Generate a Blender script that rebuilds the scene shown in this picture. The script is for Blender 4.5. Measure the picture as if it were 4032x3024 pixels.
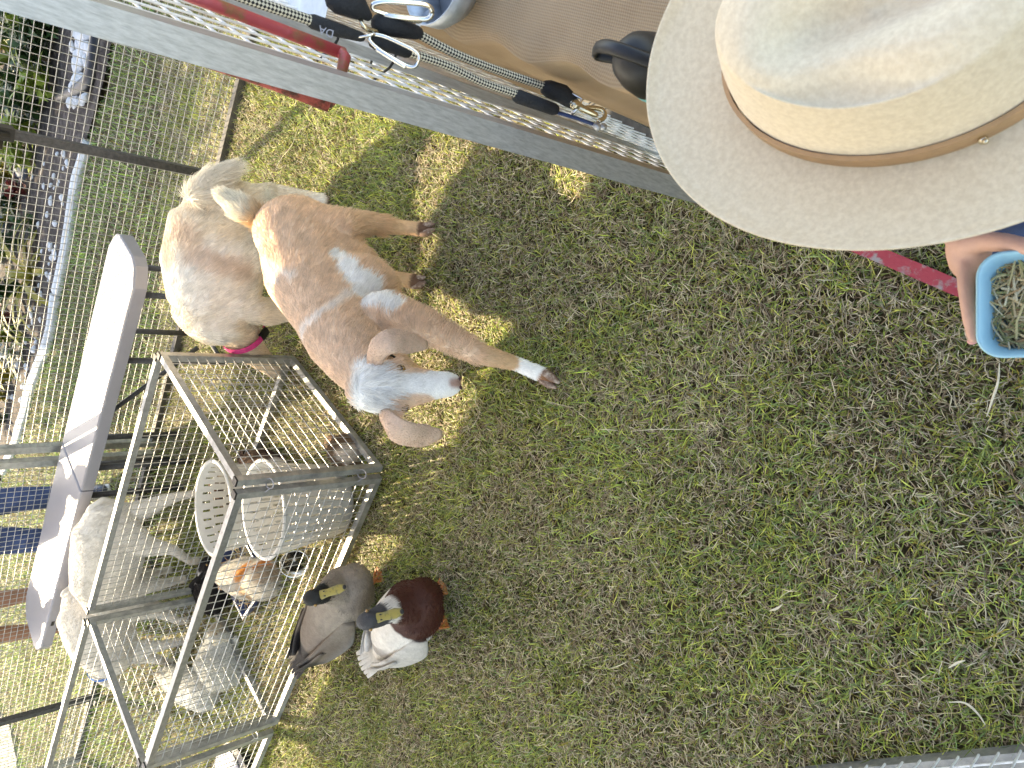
import bpy, bmesh, math, random
import numpy as np
from mathutils import Vector, Matrix, noise
random.seed(7); rng = np.random.default_rng(7)
for o in list(bpy.data.objects): bpy.data.objects.remove(o)
S = bpy.context.scene; COL = S.collection
# ------------------------------------------------------------------ camera
PITCH = math.radians(46); FPX = 2950.0; HC = 1.65
cF = Vector((0, math.cos(PITCH), -math.sin(PITCH))); cU = Vector((0, math.sin(PITCH), math.cos(PITCH))); cR = Vector((1, 0, 0))
cam = bpy.data.cameras.new('camera'); camo = bpy.data.objects.new('camera', cam); COL.objects.link(camo)
M = Matrix((-cU, cR, -cF)).transposed().to_4x4(); M.translation = Vector((0, 0, HC)); camo.matrix_world = M
cam.sensor_width = 36; cam.lens = FPX / 4032 * 36; cam.clip_start = .02; cam.clip_end = 300
cam.dof.use_dof = True; cam.dof.focus_distance = 2.1; cam.dof.aperture_fstop = 14
S.camera = camo
# ------------------------------------------------------------------ world, sun, exposure
SUN_EL = math.radians(36.7); sdir = Vector((.22, -.975, 0)).normalized() * math.cos(SUN_EL); sdir.z = -math.sin(SUN_EL)   # direction light travels
W = bpy.data.worlds.new('World'); S.world = W; W.use_nodes = True
nt = W.node_tree; bg = nt.nodes['Background']; sky = nt.nodes.new('ShaderNodeTexSky'); sky.sky_type = 'NISHITA'; sky.sun_disc = False
sky.sun_elevation = SUN_EL; sky.sun_rotation = math.atan2(-sdir.x, -sdir.y)
nt.links.new(sky.outputs[0], bg.inputs[0]); bg.inputs[1].default_value = .15
sl = bpy.data.lights.new('sun', 'SUN'); sl.energy = 3.8; sl.angle = math.radians(.5); sl.color = (1, .92, .71)
so = bpy.data.objects.new('sun', sl); COL.objects.link(so); so.rotation_euler = sdir.to_track_quat('-Z', 'Y').to_euler(); so.location = (0, 0, 12)
S.view_settings.view_transform = 'Standard'; S.view_settings.look = 'None'; S.view_settings.gamma = 1; S.view_settings.exposure = 2.15
S.view_settings.use_white_balance = True; S.view_settings.white_balance_temperature = 7900; S.view_settings.white_balance_tint = 13
S.render.engine = 'CYCLES'; S.cycles.use_denoising = True; S.cycles.max_bounces = 8
S.cycles.transparent_max_bounces = 8

# ------------------------------------------------------------------ helpers
def G(x, y, z=0.0):
    "world point at height z seen at photo pixel x, y (used to survey the place from the photograph)"
    d = cR * ((1512 - y) / FPX) + cU * ((2016 - x) / FPX) + cF
    return Vector((0, 0, HC)) + d * ((z - HC) / d.z)
BASE = {}
def base_of(o):
    while o.parent: o = o.parent
    return BASE.get(o.name, Vector((0, 0, 0)))
def tag(o, label=None, cat=None, group=None, kind=None):
    if label: o['label'] = label
    if cat: o['category'] = cat
    if group: o['group'] = group
    if kind: o['kind'] = kind
    return o
def thing(name, label, cat, base, group=None):
    o = bpy.data.objects.new(name, None); COL.objects.link(o); o.location = base; o.empty_display_size = .05
    BASE[o.name] = Vector(base); return tag(o, label, cat, group)
def link(name, me, mat, parent=None, base=None, smooth=False):
    "mesh with vertices in world space becomes one object"
    o = bpy.data.objects.new(name, me); COL.objects.link(o)
    if parent is not None:
        b = base_of(parent); o.parent = parent
    else:
        b = Vector(base) if base is not None else Vector((0, 0, 0)); o.location = b; BASE[o.name] = b
    if b.length > 0: me.transform(Matrix.Translation(-b))
    if mat is not None and not me.materials: me.materials.append(mat)
    if smooth:
        me.polygons.foreach_set('use_smooth', np.ones(len(me.polygons), bool)); me.update()
    return o
def obj(name, bm, mat, parent=None, base=None, smooth=False):
    me = bpy.data.meshes.new(name); bm.to_mesh(me); bm.free(); return link(name, me, mat, parent, base, smooth)
def NB(): return bmesh.new()
def frame_of(t, up=None):
    t = Vector(t).normalized(); up = Vector(up) if up is not None else (Vector((0, 0, 1)) if abs(t.z) < .95 else Vector((0, 1, 0)))
    s = t.cross(up)
    if s.length < 1e-5: s = t.cross(Vector((1, 0, 0)))
    s.normalize(); return s, s.cross(t).normalized()
def tube(bm, pts, r, n=8, cap=True, up=None, rounded=False, rot=0.0):
    "swept tube; r: number, list, or list of (side, up) radii"
    pts = [Vector(p) for p in pts]; k = len(pts)
    rr = r if isinstance(r, (list, tuple)) and len(r) == k else [r] * k
    rr = [(a, a) if not isinstance(a, (list, tuple)) else a for a in rr]
    if rounded:
        t0 = (pts[0] - pts[1]).normalized(); t1 = (pts[-1] - pts[-2]).normalized()
        a, b = rr[0], rr[-1]; ma, mb = sum(a) / 2, sum(b) / 2
        pts = [pts[0] + t0 * ma * .95, pts[0] + t0 * ma * .7] + pts + [pts[-1] + t1 * mb * .7, pts[-1] + t1 * mb * .95]
        rr = [(a[0] * .3, a[1] * .3), (a[0] * .72, a[1] * .72)] + rr + [(b[0] * .72, b[1] * .72), (b[0] * .3, b[1] * .3)]
        k = len(pts)
    rings = []; ps = None
    for i, p in enumerate(pts):
        t = (pts[min(i + 1, k - 1)] - pts[max(i - 1, 0)])
        s, u = frame_of(t, up)
        if ps is not None and up is None:
            tn = t.normalized(); s2 = ps - tn * ps.dot(tn)
            if s2.length > 1e-4: s = s2.normalized(); u = s.cross(tn).normalized()
        ps = s
        ring = []
        for j in range(n):
            a = 2 * math.pi * j / n + rot
            ring.append(bm.verts.new(p + s * math.cos(a) * rr[i][0] + u * math.sin(a) * rr[i][1]))
        rings.append(ring)
    for i in range(k - 1):
        for j in range(n):
            bm.faces.new((rings[i][j], rings[i][(j + 1) % n], rings[i + 1][(j + 1) % n], rings[i + 1][j]))
    if cap:
        bm.faces.new(list(reversed(rings[0]))); bm.faces.new(rings[-1])
def sqtube(bm, a, b, w, d=None, up=None):
    "square section bar between two points; w is across (side), d is along up"
    d = w if d is None else d
    tube(bm, [a, b], [(w * .7071, d * .7071)] * 2, 4, True, up, rot=math.pi / 4)
def box(bm, c, size, ax=None):
    "box centred at c; ax optional (x, y) axis vectors"
    X = Vector(ax[0]).normalized() if ax else Vector((1, 0, 0)); Y = Vector(ax[1]).normalized() if ax else Vector((0, 1, 0)); Z = X.cross(Y)
    v = [bm.verts.new(Vector(c) + X * size[0] / 2 * i + Y * size[1] / 2 * j + Z * size[2] / 2 * k) for i in (-1, 1) for j in (-1, 1) for k in (-1, 1)]
    for f in ((0, 1, 3, 2), (4, 6, 7, 5), (0, 4, 5, 1), (2, 3, 7, 6), (0, 2, 6, 4), (1, 5, 7, 3)): bm.faces.new([v[i] for i in f])
def ball(bm, c, r, ax=None, seg=12, rings=8):
    r = (r, r, r) if not isinstance(r, (list, tuple)) else r
    Mx = Matrix.Identity(3)
    if ax:
        X = Vector(ax[0]).normalized(); Y = (Vector(ax[1]) - X * Vector(ax[1]).dot(X)).normalized(); Z = X.cross(Y); Mx = Matrix((X, Y, Z)).transposed()
    res = bmesh.ops.create_uvsphere(bm, u_segments=seg, v_segments=rings, radius=1)
    for v in res['verts']: v.co = Mx @ Vector((v.co.x * r[0], v.co.y * r[1], v.co.z * r[2])) + Vector(c)
def lerp(a, b, t): return Vector(a).lerp(Vector(b), t)
def spline(pts, n):
    pts = [Vector(p) for p in pts]; out = []; k = len(pts) - 1
    for i in range(n + 1):
        t = i / n * k; j = min(int(t), k - 1); u = t - j
        p0 = pts[max(j - 1, 0)]; p1 = pts[j]; p2 = pts[j + 1]; p3 = pts[min(j + 2, k)]
        out.append(.5 * ((2 * p1) + (p2 - p0) * u + (2 * p0 - 5 * p1 + 4 * p2 - p3) * u * u + (3 * p1 - p0 - 3 * p2 + p3) * u ** 3))
    return out
def ribbon(name, path, widths, wdir, th, mat, parent, n=16, cup=0.0):
    "soft flat shape (ear, leaf) with thickness: path centre line, wdir side vectors"
    P = spline(path, n); bm = NB(); rows = []
    for i, p in enumerate(P):
        t = i / n * (len(widths) - 1); j = min(int(t), len(widths) - 2); w = widths[j] + (widths[j + 1] - widths[j]) * (t - j)
        tan = (P[min(i + 1, n)] - P[max(i - 1, 0)]).normalized(); wd = Vector(wdir[0]).lerp(Vector(wdir[-1]), i / n) if wdir[0] != 'face' else tan.cross(wdir[1]); wd = (wd - tan * wd.dot(tan)).normalized(); nn = tan.cross(wd)
        row = [bm.verts.new(p + wd * w * math.sin(a) + nn * (th * math.cos(a) * (1 - .3 * (i / n)) + cup * w * math.sin(a) ** 2)) for a in [2 * math.pi * q / 12 for q in range(12)]]
        rows.append(row)
    for i in range(n):
        for j in range(12): bm.faces.new((rows[i][j], rows[i][(j + 1) % 12], rows[i + 1][(j + 1) % 12], rows[i + 1][j]))
    bm.faces.new(list(reversed(rows[0]))); bm.faces.new(rows[-1])
    return obj(name, bm, mat, parent, smooth=True)
# ------------------------------------------------------------------ value noise for numpy points
_perm = rng.random((64, 64, 64)).astype(np.float32)
def vnoise(P, scale):
    q = np.asarray(P, np.float64) * scale + 1000.0; i = np.floor(q).astype(int); f = q - i; f = f * f * (3 - 2 * f); r = 0
    for dx in (0, 1):
        for dy in (0, 1):
            for dz in (0, 1):
                w = (f[:, 0] if dx else 1 - f[:, 0]) * (f[:, 1] if dy else 1 - f[:, 1]) * (f[:, 2] if dz else 1 - f[:, 2])
                r = r + w * _perm[(i[:, 0] + dx) & 63, (i[:, 1] + dy) & 63, (i[:, 2] + dz) & 63]
    return r
def fbm(P, scale): return (vnoise(P, scale) + .5 * vnoise(P, scale * 2.1) + .25 * vnoise(P, scale * 4.3)) / 1.75
# ------------------------------------------------------------------ materials
MATS = {}
def mat(name, col, rough=.6, metal=0, noise_s=None, var=.15, bump=0, bump_s=200, col2=None, spec=.5, attr=False, sheen=0, trans=0, coat=0, lo=.35, hi=.65):
    if name in MATS: return MATS[name]
    m = bpy.data.materials.new(name); m.use_nodes = True; t = m.node_tree; b = t.nodes['Principled BSDF']; N = t.nodes.new; L = t.links.new
    b.inputs['Roughness'].default_value = rough; b.inputs['Metallic'].default_value = metal; b.inputs['Specular IOR Level'].default_value = spec
    if sheen: b.inputs['Sheen Weight'].default_value = sheen; b.inputs['Sheen Roughness'].default_value = .5
    if coat: b.inputs['Coat Weight'].default_value = coat
    src = None
    if attr:
        a = N('ShaderNodeAttribute'); a.attribute_name = 'col'; src = a.outputs['Color']
    if noise_s or not attr:
        tc = N('ShaderNodeTexCoord'); nz = N('ShaderNodeTexNoise'); nz.inputs['Scale'].default_value = noise_s or 12; nz.inputs['Detail'].default_value = 6; nz.inputs['Roughness'].default_value = .65
        L(tc.outputs['Object'], nz.inputs['Vector'])
        if src is None:
            r = N('ShaderNodeValToRGB'); e = r.color_ramp.elements
            c2 = col2 if col2 else tuple(min(1, c * (1 + var)) for c in col); c1 = col if col2 else tuple(c * (1 - var) for c in col)
            e[0].position = lo; e[0].color = (*c1, 1); e[1].position = hi; e[1].color = (*c2, 1); L(nz.outputs[0], r.inputs[0]); src = r.outputs[0]
        else:
            r = N('ShaderNodeMapRange'); r.inputs[1].default_value = .3; r.inputs[2].default_value = .7; r.inputs[3].default_value = 1 - var; r.inputs[4].default_value = 1 + var
            mx = N('ShaderNodeVectorMath'); mx.operation = 'SCALE'; L(nz.outputs[0], r.inputs[0]); L(src, mx.inputs[0]); L(r.outputs[0], mx.inputs['Scale']); src = mx.outputs[0]
    L(src, b.inputs['Base Color'])
    if trans:
        tr = N('ShaderNodeBsdfTranslucent'); mxs = N('ShaderNodeMixShader'); mxs.inputs[0].default_value = trans; L(src, tr.inputs[0]); L(b.outputs[0], mxs.inputs[1]); L(tr.outputs[0], mxs.inputs[2])
        L(mxs.outputs[0], t.nodes['Material Output'].inputs[0])
    if bump:
        tc = N('ShaderNodeTexCoord'); nb = N('ShaderNodeTexNoise'); nb.inputs['Scale'].default_value = bump_s; nb.inputs['Detail'].default_value = 4; L(tc.outputs['Object'], nb.inputs['Vector'])
        bp = N('ShaderNodeBump'); bp.inputs['Strength'].default_value = bump; bp.inputs['Distance'].default_value = .004; L(nb.outputs[0], bp.inputs['Height']); L(bp.outputs[0], b.inputs['Normal'])
    MATS[name] = m; return m
def weave(name, c1, c2, scale, bump=.5):
    "coarse woven cloth"
    m = bpy.data.materials.new(name); m.use_nodes = True; t = m.node_tree; b = t.nodes['Principled BSDF']; N = t.nodes.new; L = t.links.new
    b.inputs['Roughness'].default_value = .95; b.inputs['Specular IOR Level'].default_value = .1
    tc = N('ShaderNodeTexCoord'); sep = []
    for d in ('X', 'Y'):
        w = N('ShaderNodeTexWave'); w.bands_direction = d; w.inputs['Scale'].default_value = scale; w.inputs['Distortion'].default_value = 1.2; w.inputs['Detail'].default_value = 2; w.inputs['Detail Scale'].default_value = .4
        L(tc.outputs['UV'], w.inputs[0]); sep.append(w)
    mu = N('ShaderNodeMath'); mu.operation = 'ADD'; L(sep[0].outputs['Fac'], mu.inputs[0]); L(sep[1].outputs['Fac'], mu.inputs[1])
    nz = N('ShaderNodeTexNoise'); nz.inputs['Scale'].default_value = 9; nz.inputs['Detail'].default_value = 5; L(tc.outputs['UV'], nz.inputs['Vector'])
    m2 = N('ShaderNodeMath'); m2.operation = 'MULTIPLY_ADD'; m2.inputs[1].default_value = .32; L(mu.outputs[0], m2.inputs[0]); L(nz.outputs[0], m2.inputs[2])
    r = N('ShaderNodeValToRGB'); r.color_ramp.elements[0].position = .45; r.color_ramp.elements[0].color = (*c1, 1); r.color_ramp.elements[1].position = 1.0; r.color_ramp.elements[1].color = (*c2, 1)
    L(m2.outputs[0], r.inputs[0]); L(r.outputs[0], b.inputs['Base Color'])
    bp = N('ShaderNodeBump'); bp.inputs['Strength'].default_value = bump; bp.inputs['Distance'].default_value = .001; L(mu.outputs[0], bp.inputs['Height']); L(bp.outputs[0], b.inputs['Normal'])
    return m
galv = mat('galvanised_steel', (.46, .47, .47), .42, .65, 30, .18, .12, 90)
for n_ in [n for n in galv.node_tree.nodes if n.type == 'TEX_NOISE']:
    mp_ = galv.node_tree.nodes.new('ShaderNodeMapping'); mp_.inputs['Scale'].default_value = (9, 9, .10); src_ = n_.inputs['Vector'].links[0].from_socket; galv.node_tree.links.new(src_, mp_.inputs[0]); galv.node_tree.links.new(mp_.outputs[0], n_.inputs['Vector'])
galv_old = mat('weathered_galvanised_steel', (.22, .225, .22), .5, .55, 22, .5, .3, 120, col2=(.40, .40, .38))
galv_rail = mat('pale_galvanised_rail', (.27, .285, .30), .40, .65, 40, .2, .12, 90)
galv_dark = mat('dull_brown_galvanised_rail', (.10, .09, .075), .7, .2, 22, .3, .3, 120)
near_wire = mat('bright_zinc_wire', (.78, .78, .77), .4, .3, 60, .15)
wire_m = mat('zinc_wire', (.36, .36, .35), .4, .45, 60, .25); pen_wire = mat('dull_pen_wire', (.46, .47, .47), .36, .7, 60, .3)
black_pl = mat('black_plastic', (.009, .009, .010), .45, 0, 30, .3)
black_mt = mat('dark_powder_coated_steel', (.055, .055, .06), .5, .2, 60, .35, .2, 400)
red_st = mat('red_painted_steel_with_rust', (.42, .06, .07), .45, .1, 26, .3, .35, 120, col2=(.26, .11, .05), lo=.5, hi=.62)
rust_st = mat('rusty_red_steel', (.42, .09, .07), .75, .1, 34, .3, .8, 120, col2=(.10, .04, .025), lo=.46, hi=.58)
white_pl = mat('white_plastic', (.31, .31, .345), .42, 0, 5, .04, .1, 300)
basket_m = mat('white_basket_plastic', (.50, .49, .46), .35, 0, 5, .04)
steel = mat('bright_nickel_steel', (.75, .74, .71), .16, 1, 20, .08)
brass = mat('nickel_brass', (.62, .55, .40), .25, 1, 20, .1)
fur_m = mat('fur_coat', (1, 1, 1), .8, 0, 30, .1, attr=True, spec=.2)
skin_fur = mat('short_fur_skin', (1, 1, 1), .85, 0, 40, .12, .5, 260, attr=True, spec=.15)
feather_m = mat('feathers', (1, 1, 1), .62, 0, 60, .14, .45, 150, attr=True, spec=.3)
grass_m = mat('grass_blades', (1, 1, 1), .55, 0, attr=True, spec=.3, trans=.2)
eye_m = mat('dark_eye', (.012, .009, .007), .08, coat=1)
skin_m = mat('skin', (.62, .36, .27), .5, 0, 18, .08, .15, 300, spec=.4)
denim = mat('blue_denim', (.035, .06, .15), .9, 0, 8, .35, .4, 500)

# ------------------------------------------------------------------ ground
def pt_line(a, b, p): return (b[0] - a[0]) * (p[1] - a[1]) - (b[1] - a[1]) * (p[0] - a[0])
EDGE = [G(435, 20), G(448, 150), G(430, 330), G(352, 560), G(300, 760), G(265, 1000), G(232, 1150), G(200, 1330), G(130, 1520), G(75, 1720), G(20, 1850)]
EDGE = [Vector((e.x, e.y, 0)) for e in EDGE]
exs = np.array([e.x for e in EDGE])[::-1]; eys = np.array([e.y for e in EDGE])[::-1]
def edge_y(x): return np.interp(x, exs, eys) + np.where(x < exs[0], (exs[0] - x) * 1.1, 0)
bm = NB(); bmesh.ops.create_grid(bm, x_segments=120, y_segments=120, size=1)
for v in bm.verts:
    x, y = v.co.x, v.co.y; v.co.x = 60 * x * abs(x) ** 1.4 + 4 * x; v.co.y = 60 * y * abs(y) ** 1.4 + 4 * y + 3
    v.co.z = -.012 + .010 * noise.noise(Vector((v.co.x * 1.3, v.co.y * 1.3, 0)))
ground_m = mat('lawn_thatch_and_soil', (.035, .028, .016), .95, 0, 26, .3, .8, 80, col2=(.12, .095, .05), spec=.1)
tag(obj('ground', bm, ground_m, smooth=True), kind='structure')

def grass(name, n, sampler, keep, size, label, zoff=-.004, dryk=1.0, tint=(1, 1, 1)):
    p = sampler(n); p = p[keep(p)]; n = len(p); P3 = np.c_[p, np.zeros(n)]
    dry = fbm(P3, 2.3) * .5 + fbm(P3 + 7, 8) * .5; lush = fbm(P3 + 31, 3.1)
    sc = size * (1 + .25 * (lush - .5) * 2)
    az = rng.random(n) * 6.283 + 1.5 * (fbm(P3 + 3, 6) - .5); lean = np.radians(rng.uniform(18, 86, n)); L = sc * rng.gamma(7, 1 / 7., n) * (1 + .5 * (rng.random(n) < .05)); wd = size * rng.uniform(.06, .125, n)
    isdry = rng.random(n) < np.clip((dry - .42) * 3.2 + .24, .22, .56) * dryk
    L[isdry] *= .85; lean[isdry] = np.radians(rng.uniform(55, 90, isdry.sum())); wd[isdry] *= .75
    d = np.c_[np.cos(az), np.sin(az)]; sdv = np.c_[-d[:, 1], d[:, 0], np.zeros(n)]; tw = rng.normal(0, .35, n)
    h = np.cos(lean) * L; r = np.sin(lean) * L; curl = rng.uniform(.1, .55, n)
    def at(t, side):
        z = h * (t - curl * t * t * .5) + (isdry * rng.uniform(0, .012, n) + .004)
        q = np.c_[p[:, 0] + d[:, 0] * r * t, p[:, 1] + d[:, 1] * r * t, z + zoff]
        q[:, :2] += (sdv[:, :2] * (tw * L * t * t * .5)[:, None]); return q + sdv * (side * wd)[:, None]
    w0, w1 = .5, .42
    a = at(0, -w0); b = a + sdv * (2 * w0 * wd)[:, None]; c = at(.5, -w1); e = c + sdv * (2 * w1 * wd)[:, None]; tip = at(1.0, 0)
    V = np.stack([a, b, c, e, tip], 1).reshape(-1, 3)
    i0 = np.arange(n) * 5
    F = np.stack([i0, i0 + 1, i0 + 3, i0, i0 + 3, i0 + 2, i0 + 2, i0 + 3, i0 + 4], 1).reshape(-1)
    me = bpy.data.meshes.new(name); me.vertices.add(n * 5); me.vertices.foreach_set('co', V.ravel().astype(np.float32))
    me.loops.add(n * 9); me.loops.foreach_set('vertex_index', F.astype(np.int32)); me.polygons.add(n * 3); me.polygons.foreach_set('loop_start', (np.arange(n * 3) * 3).astype(np.int32))
    me.update(calc_edges=True)
    pal = np.array([(.27, .35, .075), (.40, .48, .08), (.17, .26, .085), (.52, .54, .12), (.30, .36, .13)]); dp = np.array([(.58, .49, .30), (.36, .27, .17), (.72, .65, .46), (.26, .18, .12), (.52, .45, .33)])
    c0 = pal[rng.integers(0, 5, n)] * (.45 + 1.15 * rng.random(n) ** 1.3)[:, None]; c1 = dp[rng.integers(0, 5, n)] * rng.uniform(.45, 1.35, n)[:, None]
    c0 *= (1 + .9 * (lush - .5))[:, None] * np.array(tint)
    yel = (rng.random(n) < .07); c0[yel] = (.34, .27, .05)
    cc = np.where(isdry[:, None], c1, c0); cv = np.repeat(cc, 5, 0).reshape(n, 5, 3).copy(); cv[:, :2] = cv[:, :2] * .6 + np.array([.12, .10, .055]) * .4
    at_ = me.color_attributes.new('col', 'FLOAT_COLOR', 'POINT'); at_.data.foreach_set('color', np.concatenate([cv.reshape(-1, 3), np.ones((n * 5, 1))], 1).ravel().astype(np.float32))
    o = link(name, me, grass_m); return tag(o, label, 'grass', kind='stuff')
def rect(x0, x1, y0, y1): return lambda n: np.c_[rng.uniform(x0, x1, n), rng.uniform(y0, y1, n)]
def fan(p):
    hw = .36 + .44 * np.maximum(p[:, 1], 0) + .35
    return (np.abs(p[:, 0]) < hw)
grass('near_grass', 330000, rect(-2.2, 1.5, -.1, 2.4), lambda p: fan(p), .028, 'short lawn in the shade in front of the animals, green mixed with straw')
grass('middle_grass', 220000, rect(-2.8, 2.6, 2.4, 4.3), lambda p: fan(p), .031, 'sunlit lawn under the pens and around the goats')
grass('far_grass', 190000, rect(-4.6, 4.4, 4.3, 9.5), lambda p: (p[:, 1] < edge_y(p[:, 0]) - .03) & fan(p), .044, 'lawn behind the wire fence up to the garden bed', dryk=.55, tint=(.75, .95, .9))
grass('side_grass', 60000, rect(-5, 5, -1.5, 6), lambda p: ~fan(p) & (p[:, 1] < edge_y(p[:, 0]) - .05), .06, 'lawn to either side of the pens')

# ------------------------------------------------------------------ mesh panels
def wire_grid(bm, o, ax, up, w, h, sp, r, nrm, n=5, sag=0.0):
    nx = int(round(w / sp)); ny = int(round(h / sp))
    for i in range(1, nx):
        j = random.uniform(-.001, .001); a = o + ax * (w * i / nx + j) + nrm * r; b = a + up * h; tube(bm, [a, b], r, n, False)
    for i in range(1, ny):
        a = o + up * (h * i / ny) - nrm * r
        P = [a + ax * w * t / 6 + up * random.uniform(-.0012, .0012) for t in range(7)]; tube(bm, P, r, n, False)
def panel(name, label, a, b, h, z0=.02, tb=.03, sp=.0325, r=.0015, cat='fence panel', m=None, group=None, posts=(1, 1), rails=(1, 1), caps=False, mesh_off=0.0, up=(0, 0, 1)):
    a = Vector((a[0], a[1], z0)); b = Vector((b[0], b[1], z0)); m = m or galv_old; up = Vector(up).normalized()
    d = (b - a); w = d.length; ax = d.normalized(); nrm = ax.cross(up)
    t = thing(name, label, cat, (a.x, a.y, 0), group)
    A = a + ax * tb / 2; B = b - ax * tb / 2
    for q, on in ((A, posts[0]), (B, posts[1])):  # corner tubes
        if on:
            bm = NB(); sqtube(bm, q, q + up * h, tb, tb, up=nrm); o = obj('frame_post', bm, m, t)
    for z, on in ((tb / 2, rails[0]), (h - tb / 2, rails[1])):
        if on:
            bm = NB(); sqtube(bm, A + ax * tb / 2 + up * z, B - ax * tb / 2 + up * z, tb, tb, up=up); obj('frame_rail', bm, galv_rail if z > .1 else (galv_dark if cat == 'fence panel' and h > 1.55 else m), t)
    if caps:
        for q in (A, B):
            bm = NB(); box(bm, q + up * (h + .002), (tb * 1.04, tb * 1.04, .006), (ax, nrm)); obj('end_cap', bm, black_pl, t)
    bm = NB(); wire_grid(bm, A + ax * tb / 2 + up * tb + nrm * mesh_off, ax, up, w - 2 * tb, h - 2 * tb, sp, r, nrm)
    o = obj('wire_mesh', bm, pen_wire if cat == 'pen panel' else (near_wire if r > .0019 else wire_m), t, smooth=True); o['kind'] = 'stuff'
    return t
def V2(g): return Vector((g.x, g.y, 0))
B1, B2, B3, B4 = V2(G(1166, 1403)), V2(G(1526, 1850)), V2(G(1101, 2848)), V2(G(836, 2325))
PH = .55
e12 = (B2 - B1).normalized(); e23 = (B3 - B2).normalized(); e34 = (B4 - B3).normalized(); e41 = (B1 - B4).normalized()
gp = .006
panel('pen_panel', 'short end panel of the small animal pen nearest the tan goat', B1 + e12 * .015, B2 - e12 * gp, PH, cat='pen panel', group='wire panels of the small pen', caps=True, r=.0016, sp=.036, tb=.024)
panel('pen_panel', 'long front panel of the small pen beside the two ducks', B2 + e23 * (.02 + gp), B3 - e23 * .02, PH, cat='pen panel', group='wire panels of the small pen', caps=True, r=.0016, sp=.036, tb=.024)
panel('pen_panel', 'middle dividing panel of the pen behind the white rabbits', B3 + e34 * .03, B4 - e34 * .03, PH, cat='pen panel', group='wire panels of the small pen', caps=True, r=.0016, sp=.036, tb=.024)
panel('pen_panel', 'long back panel of the small pen in front of the white bench', B4 + e41 * .02, B1 - e41 * .01, PH, cat='pen panel', group='wire panels of the small pen', caps=True, r=.0016, sp=.036, tb=.024)
panel('pen_panel', 'front panel of the second pen, at the lower edge with the white tub behind', B3 + e23 * .035, B3 + e23 * 1.42, PH, cat='pen panel', group='wire panels of the small pen', caps=True, r=.0016, sp=.036, tb=.024)
panel('pen_panel', 'back panel of the second pen past the goat with the blue collar', B4 - e41 * .03, B4 - e41 * 1.42, PH, cat='pen panel', group='wire panels of the small pen', caps=True, r=.0016, sp=.036, tb=.024)
# tall fence
fd = Vector((-.855, .518, 0)); F0 = Vector((.15, 4.09, 0))
def FL(s): return F0 + fd * s
panel('fence_panel', 'tall wire fence panel behind the bench in front of the garden', FL(-2.06), FL(.575), 1.8, .0, .038, .0325, .0017, group='tall wire fence panels')
panel('fence_panel', 'tall wire fence panel in front of the people standing outside', FL(.625), FL(3.22), 1.8, .0, .038, .0325, .0017, group='tall wire fence panels')
panel('fence_panel', 'tall wire fence panel at far left beside the grey path', FL(3.28), FL(5.9), 1.8, .0, .038, .0325, .0017, group='tall wire fence panels')
def lean_line(q1, q2):
    up_ = (q1 - q2).normalized(); return q2 - up_ * (q2.z / up_.z), up_
def on_ray(x, y, w):
    d = cR * ((1512 - y) / FPX) + cU * ((2016 - x) / FPX) + cF; return Vector((0, 0, HC)) + d * w
PA, uA = lean_line(on_ray(540, 112, .861), on_ray(2560, 700, 1.34)); CR = FL(-2.10); nd = (CR - PA).normalized()
panel('fence_panel', 'tall galvanised fence panel whose near post crosses the grass beside the hat', PA - nd * .018, PA + nd * 2.62, 1.62, .0, .036, .045, .0021, group='tall wire fence panels', m=galv, up=uA)
PB, uB = lean_line(on_ray(1490, 226, 1.22), on_ray(2406, 553, 1.58)); pd = Vector((math.sin(math.radians(31)), math.cos(math.radians(31)), 0))
panel('fence_panel', 'second galvanised fence panel behind the hanging leashes next to the burlap table', PB, PB + pd * 1.9, 1.62, .0, .016, .045, .0024, group='tall wire fence panels', m=galv, up=uB)
p0 = G(3205, 3046); p1 = G(4032, 2968); dd = (p1 - p0).normalized()
panel('fence_panel', 'weathered fence panel along the lower right corner of the lawn', V2(p1) + dd * 1.2 , V2(p0) - dd * .03, 1.5, .01, .040, .036, .0022, group='tall wire fence panels', m=galv_old, mesh_off=.021, up=(-.05, 0, 1))
# cable ties
def tie(p, ax, r=.02, name='cable_tie', label='', m=None, grp='cable ties'):
    bm = NB(); s, u = frame_of(ax)
    tube(bm, [Vector(p) + s * math.cos(a) * r + u * math.sin(a) * r * 1.6 for a in [k * math.pi / 6 for k in range(13)]], .0022, 5)
    tube(bm, [Vector(p) + s * r, Vector(p) + s * (r + .012) + u * .012 + ax * .01], .0018, 5)
    tag(obj(name, bm, m or black_pl, base=p), label, 'cable tie', grp)
for z in (.12, .47):
    tie(B2 + Vector((-.004, -.012, z)), Vector((0, 0, 1)), .016, label='white plastic tie joining the two pen panels at the near corner post', m=white_pl, grp='white ties on the near pen corner')
for z in (.12, .44):
    tie(B3 + Vector((-.004, -.012, z)), Vector((0, 0, 1)), .016, label='pale tie holding the pen panels together at the lower post pair', m=galv, grp='pale ties on the far pen corner')
for p in (G(1570, 250, 1.02), G(1790, 335, .92)):
    tie(PB + uB * p.z - pd * .0, Vector((0, 0, 1)), .022, label='black cable tie looped round the fence frame below the leashes', grp='black cable ties on the fence frame')

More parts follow.
